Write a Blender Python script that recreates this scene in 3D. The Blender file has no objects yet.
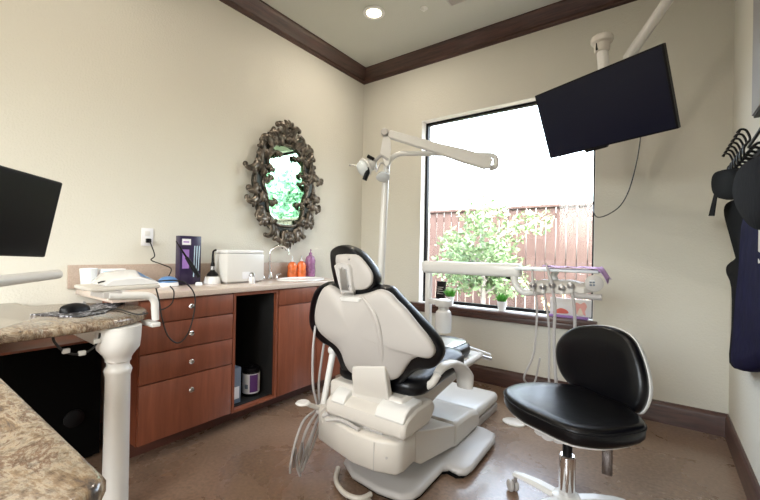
import bpy, bmesh, math, random
from mathutils import Vector, Matrix
random.seed(7)
C = bpy.context.scene.collection
PI = math.pi

# ------------------------------------------------------------------ camera
H = 1.15; FPX = 382.5
R_ = Vector((0.80691, 0.59036, 0.01930)).normalized()
U_ = Vector((-0.01311, -0.01476, 0.99981))
F_ = Vector((-0.59053, 0.80701, 0.00417)).normalized()
U_ = (U_ - U_.dot(R_)*R_ - U_.dot(F_)*F_).normalized()
CAM = Vector((0, 0, H))

def ray(px, py):
    return R_*((px-380)/FPX) + U_*(-(py-250)/FPX) + F_

def at(px, py, X=None, Y=None, Z=None, d=None):
    """point of the room seen at a photo pixel, on a given plane of the room"""
    r = ray(px, py)
    if X is not None: t = X/r.x
    elif Y is not None: t = Y/r.y
    elif Z is not None: t = (Z-H)/r.z
    else: t = d
    return CAM + r*t

def onplane(px, py, p0, n):
    r = ray(px, py)
    return CAM + r*((p0-CAM).dot(n)/r.dot(n))

cd = bpy.data.cameras.new('camera'); cam = bpy.data.objects.new('camera', cd); C.objects.link(cam)
M = Matrix((R_, U_, -F_)).transposed().to_4x4(); M.translation = CAM
cam.matrix_world = M
cd.sensor_width = 36; cd.lens = FPX/760*36; cd.clip_start = .02; cd.clip_end = 200
bpy.context.scene.camera = cam

# ------------------------------------------------------------------ materials
MATS = {}
def mat(name, col, rough=.5, metal=0, coat=0, spec=.5, bump=0, bscale=60, var=0, vscale=5, trans=0, emit=None, sheen=0):
    m = bpy.data.materials.new(name); m.use_nodes = True
    nt = m.node_tree; b = nt.nodes['Principled BSDF']
    b.inputs['Base Color'].default_value = (*col, 1)
    b.inputs['Roughness'].default_value = rough
    b.inputs['Metallic'].default_value = metal
    b.inputs['Coat Weight'].default_value = coat
    b.inputs['Coat Roughness'].default_value = .1
    b.inputs['Specular IOR Level'].default_value = spec
    b.inputs['Transmission Weight'].default_value = trans
    tc = nt.nodes.new('ShaderNodeTexCoord')
    if var:
        n = nt.nodes.new('ShaderNodeTexNoise'); n.inputs['Scale'].default_value = vscale; n.inputs['Detail'].default_value = 4
        nt.links.new(tc.outputs['Object'], n.inputs['Vector'])
        r = nt.nodes.new('ShaderNodeValToRGB')
        r.color_ramp.elements[0].position = .3; r.color_ramp.elements[1].position = .7
        r.color_ramp.elements[0].color = (*[max(0, c*(1-var)) for c in col], 1)
        r.color_ramp.elements[1].color = (*[min(1, c*(1+var)) for c in col], 1)
        nt.links.new(n.outputs['Fac'], r.inputs['Fac']); nt.links.new(r.outputs['Color'], b.inputs['Base Color'])
    if bump:
        n = nt.nodes.new('ShaderNodeTexNoise'); n.inputs['Scale'].default_value = bscale; n.inputs['Detail'].default_value = 3
        nt.links.new(tc.outputs['Object'], n.inputs['Vector'])
        bp = nt.nodes.new('ShaderNodeBump'); bp.inputs['Strength'].default_value = bump; bp.inputs['Distance'].default_value = .01
        nt.links.new(n.outputs['Fac'], bp.inputs['Height']); nt.links.new(bp.outputs['Normal'], b.inputs['Normal'])
    if emit:
        b.inputs['Emission Color'].default_value = (*emit[:3], 1); b.inputs['Emission Strength'].default_value = emit[3]
    MATS[name] = m
    return m

def ramp(nt, stops):
    r = nt.nodes.new('ShaderNodeValToRGB'); cr = r.color_ramp
    while len(cr.elements) < len(stops): cr.elements.new(.5)
    for e, (p, c) in zip(cr.elements, stops): e.position = p; e.color = (*c, 1)
    return r

def wood(name, c0, c1, scale=(14, 14, 1.2), rough=.35, coat=.2, bump=.05):
    m = mat(name, c0, rough, coat=coat); nt = m.node_tree; b = nt.nodes['Principled BSDF']
    tc = nt.nodes.new('ShaderNodeTexCoord'); mp = nt.nodes.new('ShaderNodeMapping'); mp.inputs['Scale'].default_value = scale
    n = nt.nodes.new('ShaderNodeTexNoise'); n.inputs['Scale'].default_value = 3; n.inputs['Detail'].default_value = 8; n.inputs['Roughness'].default_value = .65; n.inputs['Distortion'].default_value = .6
    nt.links.new(tc.outputs['Object'], mp.inputs['Vector']); nt.links.new(mp.outputs['Vector'], n.inputs['Vector'])
    r = ramp(nt, [(.3, c0), (.52, [(a+b_)/2 for a, b_ in zip(c0, c1)]), (.7, c1)])
    nt.links.new(n.outputs['Fac'], r.inputs['Fac']); nt.links.new(r.outputs['Color'], b.inputs['Base Color'])
    bp = nt.nodes.new('ShaderNodeBump'); bp.inputs['Strength'].default_value = bump; bp.inputs['Distance'].default_value = .004
    nt.links.new(n.outputs['Fac'], bp.inputs['Height']); nt.links.new(bp.outputs['Normal'], b.inputs['Normal'])
    return m

mat('wall', (.66, .64, .565), .85, bump=.25, bscale=90)
mat('ceiling', (.58, .59, .54), .9, bump=.25, bscale=80)
mat('white_paint_and_glare', (.80, .80, .78), .6)  # white parts; also daylight glare coloured into the window reveal and sill
wood('cherry', (.18, .048, .022), (.275, .082, .040), scale=(9, 9, .9), rough=.38, coat=.25)
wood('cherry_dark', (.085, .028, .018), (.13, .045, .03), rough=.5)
wood('trim_y', (.035, .016, .012), (.115, .052, .038), scale=(14, 1.2, 14), rough=.4, coat=.2, bump=.15)
wood('trim_x', (.035, .016, .012), (.115, .052, .038), scale=(1.2, 14, 14), rough=.4, coat=.2, bump=.15)
mat('black_inside', (.006, .006, .006), .9)
mat('laminate', (.60, .50, .43), .25, coat=.3, var=.12, vscale=220)
mat('backsplash', (.42, .33, .27), .4, var=.15, vscale=200)
mat('chrome', (.85, .85, .86), .12, metal=1)
mat('dark_metal', (.16, .14, .13), .25, metal=.9)
mat('panel_gray', (.25, .24, .24), .5)
mat('brushed', (.55, .55, .56), .3, metal=1)
mat('plastic_white', (.70, .69, .66), .32, coat=.15)
mat('plastic_cream', (.62, .585, .53), .38, coat=.1)
mat('plastic_gray', (.47, .45, .43), .4)
mat('shell', (.43, .40, .37), .5)
mat('white_gloss', (.82, .82, .82), .18, coat=.4)
mat('black_vinyl', (.002, .002, .003), .3, spec=.3, bump=.08, bscale=25)
mat('black_plastic', (.004, .004, .005), .42, spec=.2)
mat('black_matte', (.004, .004, .004), .9, spec=.05)
mat('screen', (.004, .004, .005), .3, spec=.2)
mat('tv_screen', (.004, .0055, .020), .33, spec=.25)
mat('hose', (.40, .38, .37), .45)
mat('cable', (.008, .008, .008), .5)
mat('navy', (.006, .005, .030), .8, var=.25, vscale=12, bump=.3, bscale=14, spec=.04)
mat('charcoal_cloth', (.009, .009, .011), .9, bump=.2, bscale=40, spec=.04)
mat('bronze', (.13, .11, .088), .32, metal=.75, var=.75, vscale=22)
mat('pewter', (.05, .055, .05), .45, metal=.5, var=.4, vscale=20)
mat('mirror', (.62, .95, .74), .02, metal=1)
mat('pot', (.75, .75, .74), .4)
mat('grass_blade', (.10, .36, .05), .5, var=.4, vscale=30)
mat('soil', (.05, .035, .025), .9)
mat('lavender', (.60, .38, .72), .7, var=.2, vscale=15)
mat('orange_gel', (.90, .17, .04), .25, coat=.5, var=.35, vscale=30)
mat('purple_gel', (.30, .13, .28), .25, coat=.5, var=.4, vscale=40)
mat('clear_plastic', (.75, .80, .82), .15, coat=.5)
mat('blue', (.09, .22, .46), .35)
mat('pale_blue', (.45, .60, .72), .5)
mat('purple_box', (.022, .012, .05), .35, coat=.2)
mat('violet', (.33, .18, .50), .4)
mat('label_white', (.78, .78, .80), .5)
mat('label_purple', (.10, .03, .16), .5)
mat('label_pink', (.60, .12, .30), .5)
mat('slate_box', (.16, .20, .26), .4)
mat('tooth_red', (.62, .12, .09), .4)
mat('tooth_pink', (.80, .40, .36), .4)
mat('ivory', (.78, .70, .58), .5)
mat('bark', (.40, .37, .36), .8, var=.2, vscale=20)
mat('leaf_near', (.22, .33, .17), .5, var=.35, vscale=3)
mat('leaf_far', (.26, .40, .29), .5, var=.4, vscale=1.6)
mat('weed', (.30, .29, .14), .6, var=.3, vscale=4)
mat('concrete_out', (.22, .19, .15), .9, var=.15, vscale=2)
mat('downlight', (1, .9, .75), .5, emit=(1, .86, .62, 9))
wood('fence_wood', (.04, .021, .018), (.068, .039, .034), scale=(10, 10, .8), rough=.8, coat=0, bump=.2)

# floor: acid-stained concrete
m = mat('floor', (.2, .15, .12), .3, coat=.3, spec=.7); nt = m.node_tree; b = nt.nodes['Principled BSDF']
tc = nt.nodes.new('ShaderNodeTexCoord')
n1 = nt.nodes.new('ShaderNodeTexNoise'); n1.inputs['Scale'].default_value = 2.2; n1.inputs['Detail'].default_value = 8; n1.inputs['Roughness'].default_value = .62; n1.inputs['Distortion'].default_value = .5
n2 = nt.nodes.new('ShaderNodeTexNoise'); n2.inputs['Scale'].default_value = 55; n2.inputs['Detail'].default_value = 5
nt.links.new(tc.outputs['Object'], n1.inputs['Vector']); nt.links.new(tc.outputs['Object'], n2.inputs['Vector'])
r1 = ramp(nt, [(.25, (.165, .102, .068)), (.5, (.215, .138, .092)), (.75, (.26, .175, .122))])
r2 = ramp(nt, [(.3, (.72, .72, .72)), (.7, (1.2, 1.2, 1.2))])
mx = nt.nodes.new('ShaderNodeMix'); mx.data_type = 'RGBA'; mx.blend_type = 'MULTIPLY'; mx.inputs[0].default_value = 1
nt.links.new(n1.outputs['Fac'], r1.inputs['Fac']); nt.links.new(n2.outputs['Fac'], r2.inputs['Fac'])
nt.links.new(r1.outputs['Color'], mx.inputs[6]); nt.links.new(r2.outputs['Color'], mx.inputs[7]); nt.links.new(mx.outputs[2], b.inputs['Base Color'])
rr = ramp(nt, [(.3, (.20, .20, .20)), (.7, (.38, .38, .38))]); nt.links.new(n1.outputs['Fac'], rr.inputs['Fac']); nt.links.new(rr.outputs['Color'], b.inputs['Roughness'])

# granite
m = mat('granite', (.4, .35, .28), .22, coat=.4); nt = m.node_tree; b = nt.nodes['Principled BSDF']
tc = nt.nodes.new('ShaderNodeTexCoord'); mp = nt.nodes.new('ShaderNodeMapping'); mp.inputs['Scale'].default_value = (1, 2.6, 1); mp.inputs['Rotation'].default_value = (0, 0, .5)
n1 = nt.nodes.new('ShaderNodeTexNoise'); n1.inputs['Scale'].default_value = 4.6; n1.inputs['Detail'].default_value = 13; n1.inputs['Roughness'].default_value = .74; n1.inputs['Distortion'].default_value = .5
n2 = nt.nodes.new('ShaderNodeTexNoise'); n2.inputs['Scale'].default_value = 60; n2.inputs['Detail'].default_value = 5; n2.inputs['Roughness'].default_value = .7
nt.links.new(tc.outputs['Object'], mp.inputs['Vector']); nt.links.new(mp.outputs['Vector'], n1.inputs['Vector']); nt.links.new(tc.outputs['Object'], n2.inputs['Vector'])
r1 = ramp(nt, [(.30, (.02, .018, .018)), (.38, (.10, .08, .07)), (.44, (.24, .165, .10)), (.49, (.37, .31, .23)), (.53, (.15, .085, .05)), (.58, (.40, .345, .27)), (.64, (.10, .085, .08)), (.72, (.42, .38, .31))])
r2 = ramp(nt, [(.32, (.35, .32, .3)), (.5, (1, 1, 1)), (.72, (1.25, 1.2, 1.1))])
mx = nt.nodes.new('ShaderNodeMix'); mx.data_type = 'RGBA'; mx.blend_type = 'MULTIPLY'; mx.inputs[0].default_value = .9
nt.links.new(n1.outputs['Fac'], r1.inputs['Fac']); nt.links.new(n2.outputs['Fac'], r2.inputs['Fac'])
nt.links.new(r1.outputs['Color'], mx.inputs[6]); nt.links.new(r2.outputs['Color'], mx.inputs[7]); nt.links.new(mx.outputs[2], b.inputs['Base Color'])

# speckled pad
m = mat('speckle', (.02, .02, .02), .5); nt = m.node_tree; b = nt.nodes['Principled BSDF']
tc = nt.nodes.new('ShaderNodeTexCoord'); v = nt.nodes.new('ShaderNodeTexNoise'); v.inputs['Scale'].default_value = 70
nt.links.new(tc.outputs['Object'], v.inputs['Vector'])
r = ramp(nt, [(.45, (.015, .015, .02)), (.56, (.05, .05, .06)), (.62, (.55, .55, .6))]); nt.links.new(v.outputs['Fac'], r.inputs['Fac']); nt.links.new(r.outputs['Color'], b.inputs['Base Color'])

# window glass
m = bpy.data.materials.new('window_glass'); m.use_nodes = True; nt = m.node_tree; nt.nodes.clear(); MATS['window_glass'] = m
o_ = nt.nodes.new('ShaderNodeOutputMaterial'); t_ = nt.nodes.new('ShaderNodeBsdfTransparent'); g_ = nt.nodes.new('ShaderNodeBsdfGlossy'); g_.inputs['Roughness'].default_value = .02
fw = nt.nodes.new('ShaderNodeLayerWeight'); fw.inputs['Blend'].default_value = .5; fp_ = nt.nodes.new('ShaderNodeMath'); fp_.operation = 'POWER'; fp_.inputs[1].default_value = 5; fr = nt.nodes.new('ShaderNodeMath'); fr.operation = 'MULTIPLY_ADD'; fr.inputs[1].default_value = .5; fr.inputs[2].default_value = .03
nt.links.new(fw.outputs['Facing'], fp_.inputs[0]); nt.links.new(fp_.outputs[0], fr.inputs[0]); mi = nt.nodes.new('ShaderNodeMixShader')
t_.inputs['Color'].default_value = (.97, .99, .98, 1)
nt.links.new(fr.outputs[0], mi.inputs[0]); nt.links.new(t_.outputs[0], mi.inputs[1]); nt.links.new(g_.outputs[0], mi.inputs[2]); nt.links.new(mi.outputs[0], o_.inputs[0])

# ------------------------------------------------------------------ mesh builders
def smooth_pts(pts, sub=6, closed=False):
    pts = [Vector(p) for p in pts]
    if len(pts) < 3: return pts
    out = []; n = len(pts)
    rng = range(n) if closed else range(n-1)
    for i in rng:
        p1, p2 = pts[i], pts[(i+1) % n]
        p0 = pts[(i-1) % n] if (closed or i > 0) else p1 + (p1-p2)
        p3 = pts[(i+2) % n] if (closed or i < n-2) else p2 + (p2-p1)
        for k in range(sub):
            t = k/sub
            out.append(.5*((2*p1) + (p2-p0)*t + (2*p0-5*p1+4*p2-p3)*t*t + (3*p1-p0-3*p2+p3)*t**3))
    if not closed: out.append(pts[-1])
    return out

class MB:
    def __init__(s): s.bm = bmesh.new()
    def box(s, a, b_, bevel=0, rot=None, seg=2):
        a = Vector(a); b_ = Vector(b_); c = (a+b_)/2; d = [max(abs(v), 1e-4) for v in (b_-a)]
        r = bmesh.ops.create_cube(s.bm, size=1)
        vs = r['verts']
        bmesh.ops.scale(s.bm, vec=d, verts=vs)
        if bevel:
            es = list({e for v in vs for e in v.link_edges})
            rb = bmesh.ops.bevel(s.bm, geom=es, offset=min(bevel, min(d)*.49), segments=seg, affect='EDGES', profile=.5)
            vs = list({v for f in rb['faces'] for v in f.verts} | {v for v in vs if v.is_valid})
        if rot is not None: bmesh.ops.transform(s.bm, matrix=rot.to_4x4(), verts=vs)
        bmesh.ops.translate(s.bm, vec=c, verts=vs)
        return s
    def rings(s, rings, cap=True, closed=True):
        R = [[s.bm.verts.new(p) for p in ring] for ring in rings]
        n = len(R[0])
        for i in range(len(R)-1):
            for k in range(n if closed else n-1):
                a, b_, c, d = R[i][k], R[i][(k+1) % n], R[i+1][(k+1) % n], R[i+1][k]
                try: s.bm.faces.new((a, b_, c, d))
                except ValueError: pass
        if cap and closed:
            for ring in (R[0][::-1], R[-1]):
                try: s.bm.faces.new(ring)
                except ValueError: pass
        return R
    def tube(s, pts, r, n=10, sub=6, smooth=True, closed=False, flat=1.0, up=None):
        pts = smooth_pts(pts, sub, closed) if smooth else [Vector(p) for p in pts]
        N = len(pts)
        if callable(r): rad = [r(i/(N-1)) for i in range(N)]
        elif isinstance(r, (list, tuple)):
            rad = []
            for i in range(N):
                t = i/(N-1)*(len(r)-1); k = min(int(t), len(r)-2); f = t-k; rad.append(r[k]*(1-f)+r[k+1]*f)
        else: rad = [r]*N
        rings = []; prev = None
        for i in range(N):
            if closed: T = pts[(i+1) % N]-pts[i-1]
            else: T = pts[min(i+1, N-1)]-pts[max(i-1, 0)]
            if T.length < 1e-9: T = Vector((0, 0, 1))
            T.normalize()
            if up is not None: nn = Vector(up) - Vector(up).dot(T)*T
            elif prev is None:
                a = Vector((0, 0, 1)) if abs(T.z) < .9 else Vector((1, 0, 0)); nn = a-a.dot(T)*T
            else: nn = prev-prev.dot(T)*T
            if nn.length < 1e-6: nn = T.orthogonal()
            nn.normalize(); prev = nn; bb = T.cross(nn)
            rings.append([pts[i]+(nn*math.cos(2*PI*k/n)*flat+bb*math.sin(2*PI*k/n))*rad[i] for k in range(n)])
        if closed: rings.append(rings[0])
        s.rings(rings, cap=not closed)
        if closed: bmesh.ops.remove_doubles(s.bm, verts=s.bm.verts, dist=1e-6)
        return s
    def lathe(s, prof, base, axis=(0, 0, 1), n=28, sx=1, sy=1, cap=True):
        axis = Vector(axis).normalized(); a = axis.orthogonal().normalized() if abs(axis.z) < .99 else Vector((1, 0, 0)); c = axis.cross(a)
        base = Vector(base)
        s.rings([[base+axis*z+(a*math.cos(2*PI*k/n)*sx+c*math.sin(2*PI*k/n)*sy)*max(r, 1e-4) for k in range(n)] for r, z in prof], cap=cap)
        return s
    def cyl(s, p0, p1, r, n=20, r2=None):
        return s.tube([p0, p1], [r, r if r2 is None else r2], n=n, smooth=False)
    def pillow(s, outline, nrm, prof, center=None):
        """outline: points of one plane; prof: (scale, offset along nrm) rings"""
        nrm = Vector(nrm).normalized(); o = [Vector(p) for p in outline]
        c = Vector(center) if center else sum(o, Vector())/len(o)
        s.rings([[c+(p-c)*sc+nrm*off for p in o] for sc, off in prof]); return s
    def quad(s, *ps):
        s.bm.faces.new([s.bm.verts.new(p) for p in ps]); return s
    def build(s, name, material, parent=None, sharp=35, bevel=0, label=None, keep=False):
        bm = s.bm
        bmesh.ops.recalc_face_normals(bm, faces=bm.faces)
        me = bpy.data.meshes.new(name)
        if parent is None:
            xs = [v.co for v in bm.verts]
            org = Vector(((min(v.x for v in xs)+max(v.x for v in xs))/2, (min(v.y for v in xs)+max(v.y for v in xs))/2, min(v.z for v in xs)))
            if keep: org = Vector((0, 0, 0))
        else:
            org = wloc(parent)
        bmesh.ops.translate(bm, vec=-org, verts=bm.verts)
        bm.to_mesh(me); bm.free()
        me.materials.append(MATS[material] if isinstance(material, str) else material)
        me.shade_smooth(); me.set_sharp_from_angle(angle=math.radians(sharp))
        o = bpy.data.objects.new(name, me); C.objects.link(o)
        if parent is None: o.location = org
        else: o.parent = parent
        if bevel:
            md = o.modifiers.new('bevel', 'BEVEL'); md.width = bevel; md.segments = 2; md.limit_method = 'ANGLE'; md.angle_limit = math.radians(40)
        if label: o['label'] = label
        return o
def wloc(o):
    v = Vector(o.location)
    while o.parent: o = o.parent; v += o.location
    return v
def thing(name, label, cat, loc, group=None):
    o = bpy.data.objects.new(name, None); C.objects.link(o); o.location = loc; o.empty_display_size = .1
    o['label'] = label; o['category'] = cat
    if group: o['group'] = group
    return o
def tag(o, label, cat, group=None, kind=None):
    o['label'] = label; o['category'] = cat
    if group: o['group'] = group
    if kind: o['kind'] = kind
    return o
def struct(name, mb, m, label=None, bevel=0):
    o = mb.build(name, m, bevel=bevel, keep=True); o['kind'] = 'structure'
    if label: o['label'] = label
    return o
def copy_tree(o, parent=None):
    c = o.copy(); C.objects.link(c)
    if parent: c.parent = parent
    for ch in list(o.children): copy_tree(ch, c)
    return c

# ------------------------------------------------------------------ room shell
XL, XR, YB, YR, ZC = -2.70, .37, 3.327, -1.75, 3.14
WX0, WX1, WZ0, WZ1 = -1.945, -.405, .655, 2.468
TH = .2
struct('floor', MB().box((XL-.2, YR-.2, -.12), (XR+.2, YB+TH, 0)), 'floor', 'stained brown polished concrete floor')
struct('ceiling', MB().box((XL-.7, YR-.9, ZC), (XR+.7, YB+.75, ZC+.15)), 'ceiling', 'pale plastered ceiling')  # overhang past the walls is an unseen eave, added to shade the windows
struct('wall_left', MB().box((XL-.2, YR, 0), (XL, YB, ZC)), 'wall')
struct('wall_right', MB().box((XR, YR, 0), (XR+.2, YB, ZC)), 'wall')
w = MB()
w.box((XL-.2, YB, 0), (WX0, YB+TH, ZC)).box((WX1, YB, 0), (XR+.2, YB+TH, ZC))
w.box((WX0, YB, 0), (WX1, YB+TH, WZ0-.03)).box((WX0, YB, WZ1), (WX1, YB+TH, ZC))
struct('wall_back', w, 'wall')
w = MB(); a0, a1, z0, z1 = -1.75, .10, .95, 2.55
w.box((XL-.2, YR-TH, 0), (a0, YR, ZC)).box((a1, YR-TH, 0), (XR+.2, YR, ZC)).box((a0, YR-TH, 0), (a1, YR, z0)).box((a0, YR-TH, z1), (a1, YR, ZC))
struct('wall_rear', w, 'wall')
# crown moulding profile (distance from wall, below ceiling)
def crown(name, p0, p1, inward, m, m0, m1):
    prof = [(0, 0), (.105, 0), (.105, -.012), (.092, -.02), (.085, -.035), (.06, -.05), (.035, -.075), (.022, -.088), (.022, -.105), (.012, -.112), (.012, -.122), (0, -.125)]
    p0 = Vector(p0); p1 = Vector(p1); iw = Vector(inward); dr = (p1-p0).normalized()
    b_ = MB()
    r0 = [p0+iw*d+dr*d*m0+Vector((0, 0, z)) for d, z in prof]; r1 = [p1+iw*d-dr*d*m1+Vector((0, 0, z)) for d, z in prof]
    b_.rings([r0, r1]); o = struct(name, b_, m, 'dark stained crown moulding'); return o
crown('trim_1', (XL, YR, ZC), (XL, YB, ZC), (1, 0, 0), 'trim_y', 1, 1)
crown('trim_2', (XL, YB, ZC), (XR, YB, ZC), (0, -1, 0), 'trim_x', 1, 1)
crown('trim_3', (XR, YR, ZC), (XR, YB, ZC), (-1, 0, 0), 'trim_y', 1, 1)
def baseboard(name, p0, p1, inward, m):
    prof = [(0, 0), (.018, 0), (.018, .115), (.014, .128), (.008, .135), (.008, .145), (0, .148)]
    p0 = Vector(p0); p1 = Vector(p1); iw = Vector(inward); dr = (p1-p0).normalized()
    b_ = MB(); b_.rings([[p0+iw*d+Vector((0, 0, z)) for d, z in prof], [p1+iw*d-dr*d+Vector((0, 0, z)) for d, z in prof]])
    struct(name, b_, m, 'dark stained baseboard')
baseboard('baseboard_back', (XL, YB, 0), (XR, YB, 0), (0, -1, 0), 'trim_x')
baseboard('baseboard_right', (XR, YR, 0), (XR, YB, 0), (-1, 0, 0), 'trim_y')
# window_1
wf = MB(); y0, y1, t = 3.412, 3.452, .026
wf.box((WX0, y0, WZ0), (WX0+t, y1, WZ1)).box((WX1-t, y0, WZ0), (WX1, y1, WZ1)).box((WX0+t, y0, WZ0), (WX1-t, y1, WZ0+t)).box((WX0+t, y0, WZ1-t), (WX1-t, y1, WZ1))
win = struct('window_1', wf, 'black_plastic', 'large picture window with thin black frame')
MB().box((WX0+t-.002, 3.429, WZ0+t-.002), (WX1-t+.002, 3.435, WZ1-t+.002)).build('pane', 'window_glass', win)
MB().box((WX0+.001, YB-.012, WZ0-.03), (WX1-.001, y0, WZ0), .002).build('inner_sill', 'white_paint_and_glare', win, label='inner sill with daylight glare put in as white')  # sill top blown out by daylight, put into the colour as white
sl = MB().box((-2.025, YB-.085, WZ0-.035), (-.375, YB-.013, WZ0), .006)
sl.box((-2.0, YB-.055, WZ0-.085), (-.40, YB-.001, WZ0-.035), .008)
sl.build('window_sill', 'trim_x', win, bevel=0)
rv = MB(); rt = .004
rv.box((WX0, YB+.0005, WZ0), (WX0+rt, y0-.0005, WZ1)).box((WX1-rt, YB+.0005, WZ0), (WX1, y0-.0005, WZ1)).box((WX0+rt, YB+.0005, WZ1-rt), (WX1-rt, y0-.0005, WZ1))
struct('trim_4', rv, 'white_paint_and_glare', 'window reveal with daylight glare put in as white')  # white liner stands in for strong daylight on the reveal
# fill_window: unseen, added behind the camera to let in fill daylight
wf = MB(); wf.box((a0, YR-.12, z0), (a0+.04, YR-.06, z1)).box((a1-.04, YR-.12, z0), (a1, YR-.06, z1)).box((a0+.04, YR-.12, z0), (a1-.04, YR-.06, z0+.04)).box((a0+.04, YR-.12, z1-.04), (a1-.04, YR-.06, z1)).box(((a0+a1)/2-.02, YR-.12, z0+.04), ((a0+a1)/2+.02, YR-.06, z1-.04))
w2 = struct('fill_window', wf, 'black_plastic', 'unseen window added in the rear wall for fill daylight')
MB().box((a0+.038, YR-.093, z0+.038), (a1-.038, YR-.087, z1-.038)).build('pane', 'window_glass', w2)

# ------------------------------------------------------------------ outside
struct('ground', MB().box((-14, YB+TH+.01, -.25), (14, 16, -.12)), 'concrete_out', 'pale ground outside')
FY = 6.4
fr_ = thing('fence', 'weathered brown wooden board fence standing across the yard outside', 'fence', (0, FY, -.12))
fb = MB(); x = -9
while x < 6:
    wd = .135; top = 1.93+random.uniform(-.008, .008)
    fb.box((x, FY, -.1), (x+wd, FY+.02, top)); x += wd+.013
fb.build('board_panel', 'fence_wood', fr_)
for z in (.15, 1.0, 1.72): MB().box((-9, FY+.021, z), (6, FY+.06, z+.09)).build('rail', 'fence_wood', fr_)
MB().box((-9, FY-.03, 1.90), (6, FY+.075, 1.94)).build('cap_board', 'fence_wood', fr_)

def foliage(mb, blobs, nleaf, size):
    for c, rad, k in blobs:
        c = Vector(c)
        for _ in range(int(nleaf*k)):
            v = Vector((random.gauss(0, 1), random.gauss(0, 1), random.gauss(0, 1))).normalized()
            p = c+Vector((v.x*rad[0], v.y*rad[1], v.z*rad[2]))*(random.random()**.4)
            a = Vector((random.gauss(0, 1), random.gauss(0, 1), random.gauss(0, .6))).normalized(); b_ = a.orthogonal().normalized()
            b_ = (b_*math.cos(random.random()*6)+a.cross(b_)*math.sin(random.random()*6)).normalized()
            s = size*random.uniform(.6, 1.3)
            mb.quad(p-a*s, p-b_*s*.45, p+a*s, p+b_*s*.45)
def tree(name, label, base, trunkpts, branches, blobs, n, size, leafm, barkm='bark', r=.05, group=None):
    t = thing(name, label, 'tree', base, group)
    f = MB(); foliage(f, blobs, n, size); f.build('foliage', leafm, t)
    b_ = MB(); b_.tube(trunkpts, [r, r*.7, r*.3], n=8)
    for p in branches: b_.tube(p, [r*.5, r*.12], n=6)
    b_.build('trunk', barkm, t)
    return t
tp = at(483, 240, Y=5.3); bx_, by_ = tp.x, tp.y
brs = []; blobs = []
for i in range(15):
    an = random.uniform(0, 2*PI); hh = random.uniform(.55, 1.35); L = random.uniform(.35, .85)
    s0 = Vector((bx_, by_, hh)); e0 = s0+Vector((math.cos(an)*L, math.sin(an)*L*.6, L*.45))
    brs.append([s0, s0.lerp(e0, .5)+Vector((0, 0, .05)), e0]); blobs.append((e0, (.3, .25, .2), 1)); blobs.append((s0.lerp(e0, .6), (.25, .2, .18), .6))
tree('tree', 'young pale-leaved tree with a light trunk in front of the board fence', (bx_, by_, -.12),
     [(bx_, by_, -.15), (bx_+.02, by_, .6), (bx_-.02, by_, 1.3), (bx_, by_, 2.35)], brs, blobs+[((bx_, by_, 1.75), (.4, .3, .3), 1.2)], 150, .045, 'leaf_near', r=.045)
for k, (tx, ty, tz, lb) in enumerate([(3.1, 7.6, 2.8, 'leafy green tree beyond the fence, nearest the house, seen in the mirror'),
                                  (6.9, 9.8, 3.6, 'taller leafy green tree beyond the fence, behind its neighbour, seen in the mirror')]):
    bl = [((tx+random.uniform(-1, 1), ty+random.uniform(-.6, .6), tz+random.uniform(-.9, .9)), (.75, .6, .55), 1) for _ in range(11)]
    tree('tree', lb, (tx, ty, -.12), [(tx, ty, -.15), (tx+.05, ty, 1.5), (tx, ty, tz)], [[(tx, ty, 1.8), c] for c, _, _ in bl[:6]], bl, 210, .10, 'leaf_far', r=.1, group='trees beyond the fence')
wd_ = MB()
for i in range(420):
    p = Vector((random.uniform(-3.2, .6), random.uniform(5.2, 6.2), -.12)); h = random.uniform(.15, .75) if p.x > -1.3 else random.uniform(.08, .4)
    if abs(p.x-tp.x) < 1.0 and p.y < 5.75: p.y = min(p.y+.55, 6.15)
    q = p+Vector((random.uniform(-.15, .15), random.uniform(-.1, .1), h)); s = Vector((random.uniform(-.012, .012), .008, 0)); wd_.quad(p-s, p+s, q+s*.3, q-s*.3)
    for _ in range(5):
        l = p.lerp(q, random.uniform(.3, 1)); a = Vector((random.gauss(0, 1), random.gauss(0, 1), random.gauss(0, 1))).normalized()*.035; b_ = a.orthogonal().normalized()*.015
        wd_.quad(l-a, l-b_, l+a, l+b_)
tag(wd_.build('weeds', 'weed'), 'dry pale weeds growing along the foot of the fence', 'weeds', kind='stuff')

# ------------------------------------------------------------------ ceiling fixtures
lp = at(374, 12, Z=ZC)
def downlight(x, y, label):
    t = thing('ceiling_light', label, 'ceiling light', (x, y, ZC-.012), 'recessed ceiling lights')
    MB().lathe([(.062, .0), (.088, .0), (.092, .004), (.088, .0115), (.062, .0115), (.062, 0)], (x, y, ZC-.012), cap=False).build('trim_ring', 'white_paint_and_glare', t)
    MB().lathe([(.0, .004), (.061, .004), (.061, .008), (0, .008)], (x, y, ZC-.012)).build('lens', 'downlight', t)
    ld = bpy.data.lights.new('lamp', 'AREA'); ld.shape = 'DISK'; ld.size = .12; ld.energy = LAMP; ld.color = (1, .9, .78)
    lo = bpy.data.objects.new('lamp', ld); C.objects.link(lo); lo.parent = t; lo.location = (0, 0, -.004)
LAMP = 5.5
downlight(lp.x, lp.y, 'round recessed ceiling light glowing warm white above the dental chair')
for x, y, l in ((-.5, 1.0, 'unseen recessed light added for fill above the photographer, near the right wall'), (-1.75, .6, 'unseen recessed light added for fill above the granite worktop'), (-.5, -.8, 'unseen recessed light added for fill nearest the rear window on the right'), (-1.75, -.8, 'unseen recessed light added for fill nearest the rear window on the left')):  # out-of-view downlights added to fill the room with light
    downlight(x, y, l)
vp = at(461, -3, Z=ZC)
vt = thing('ceiling_vent', 'small white ceiling air vent cut by the top edge of the photo', 'vent', (vp.x, vp.y, ZC-.01))
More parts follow.
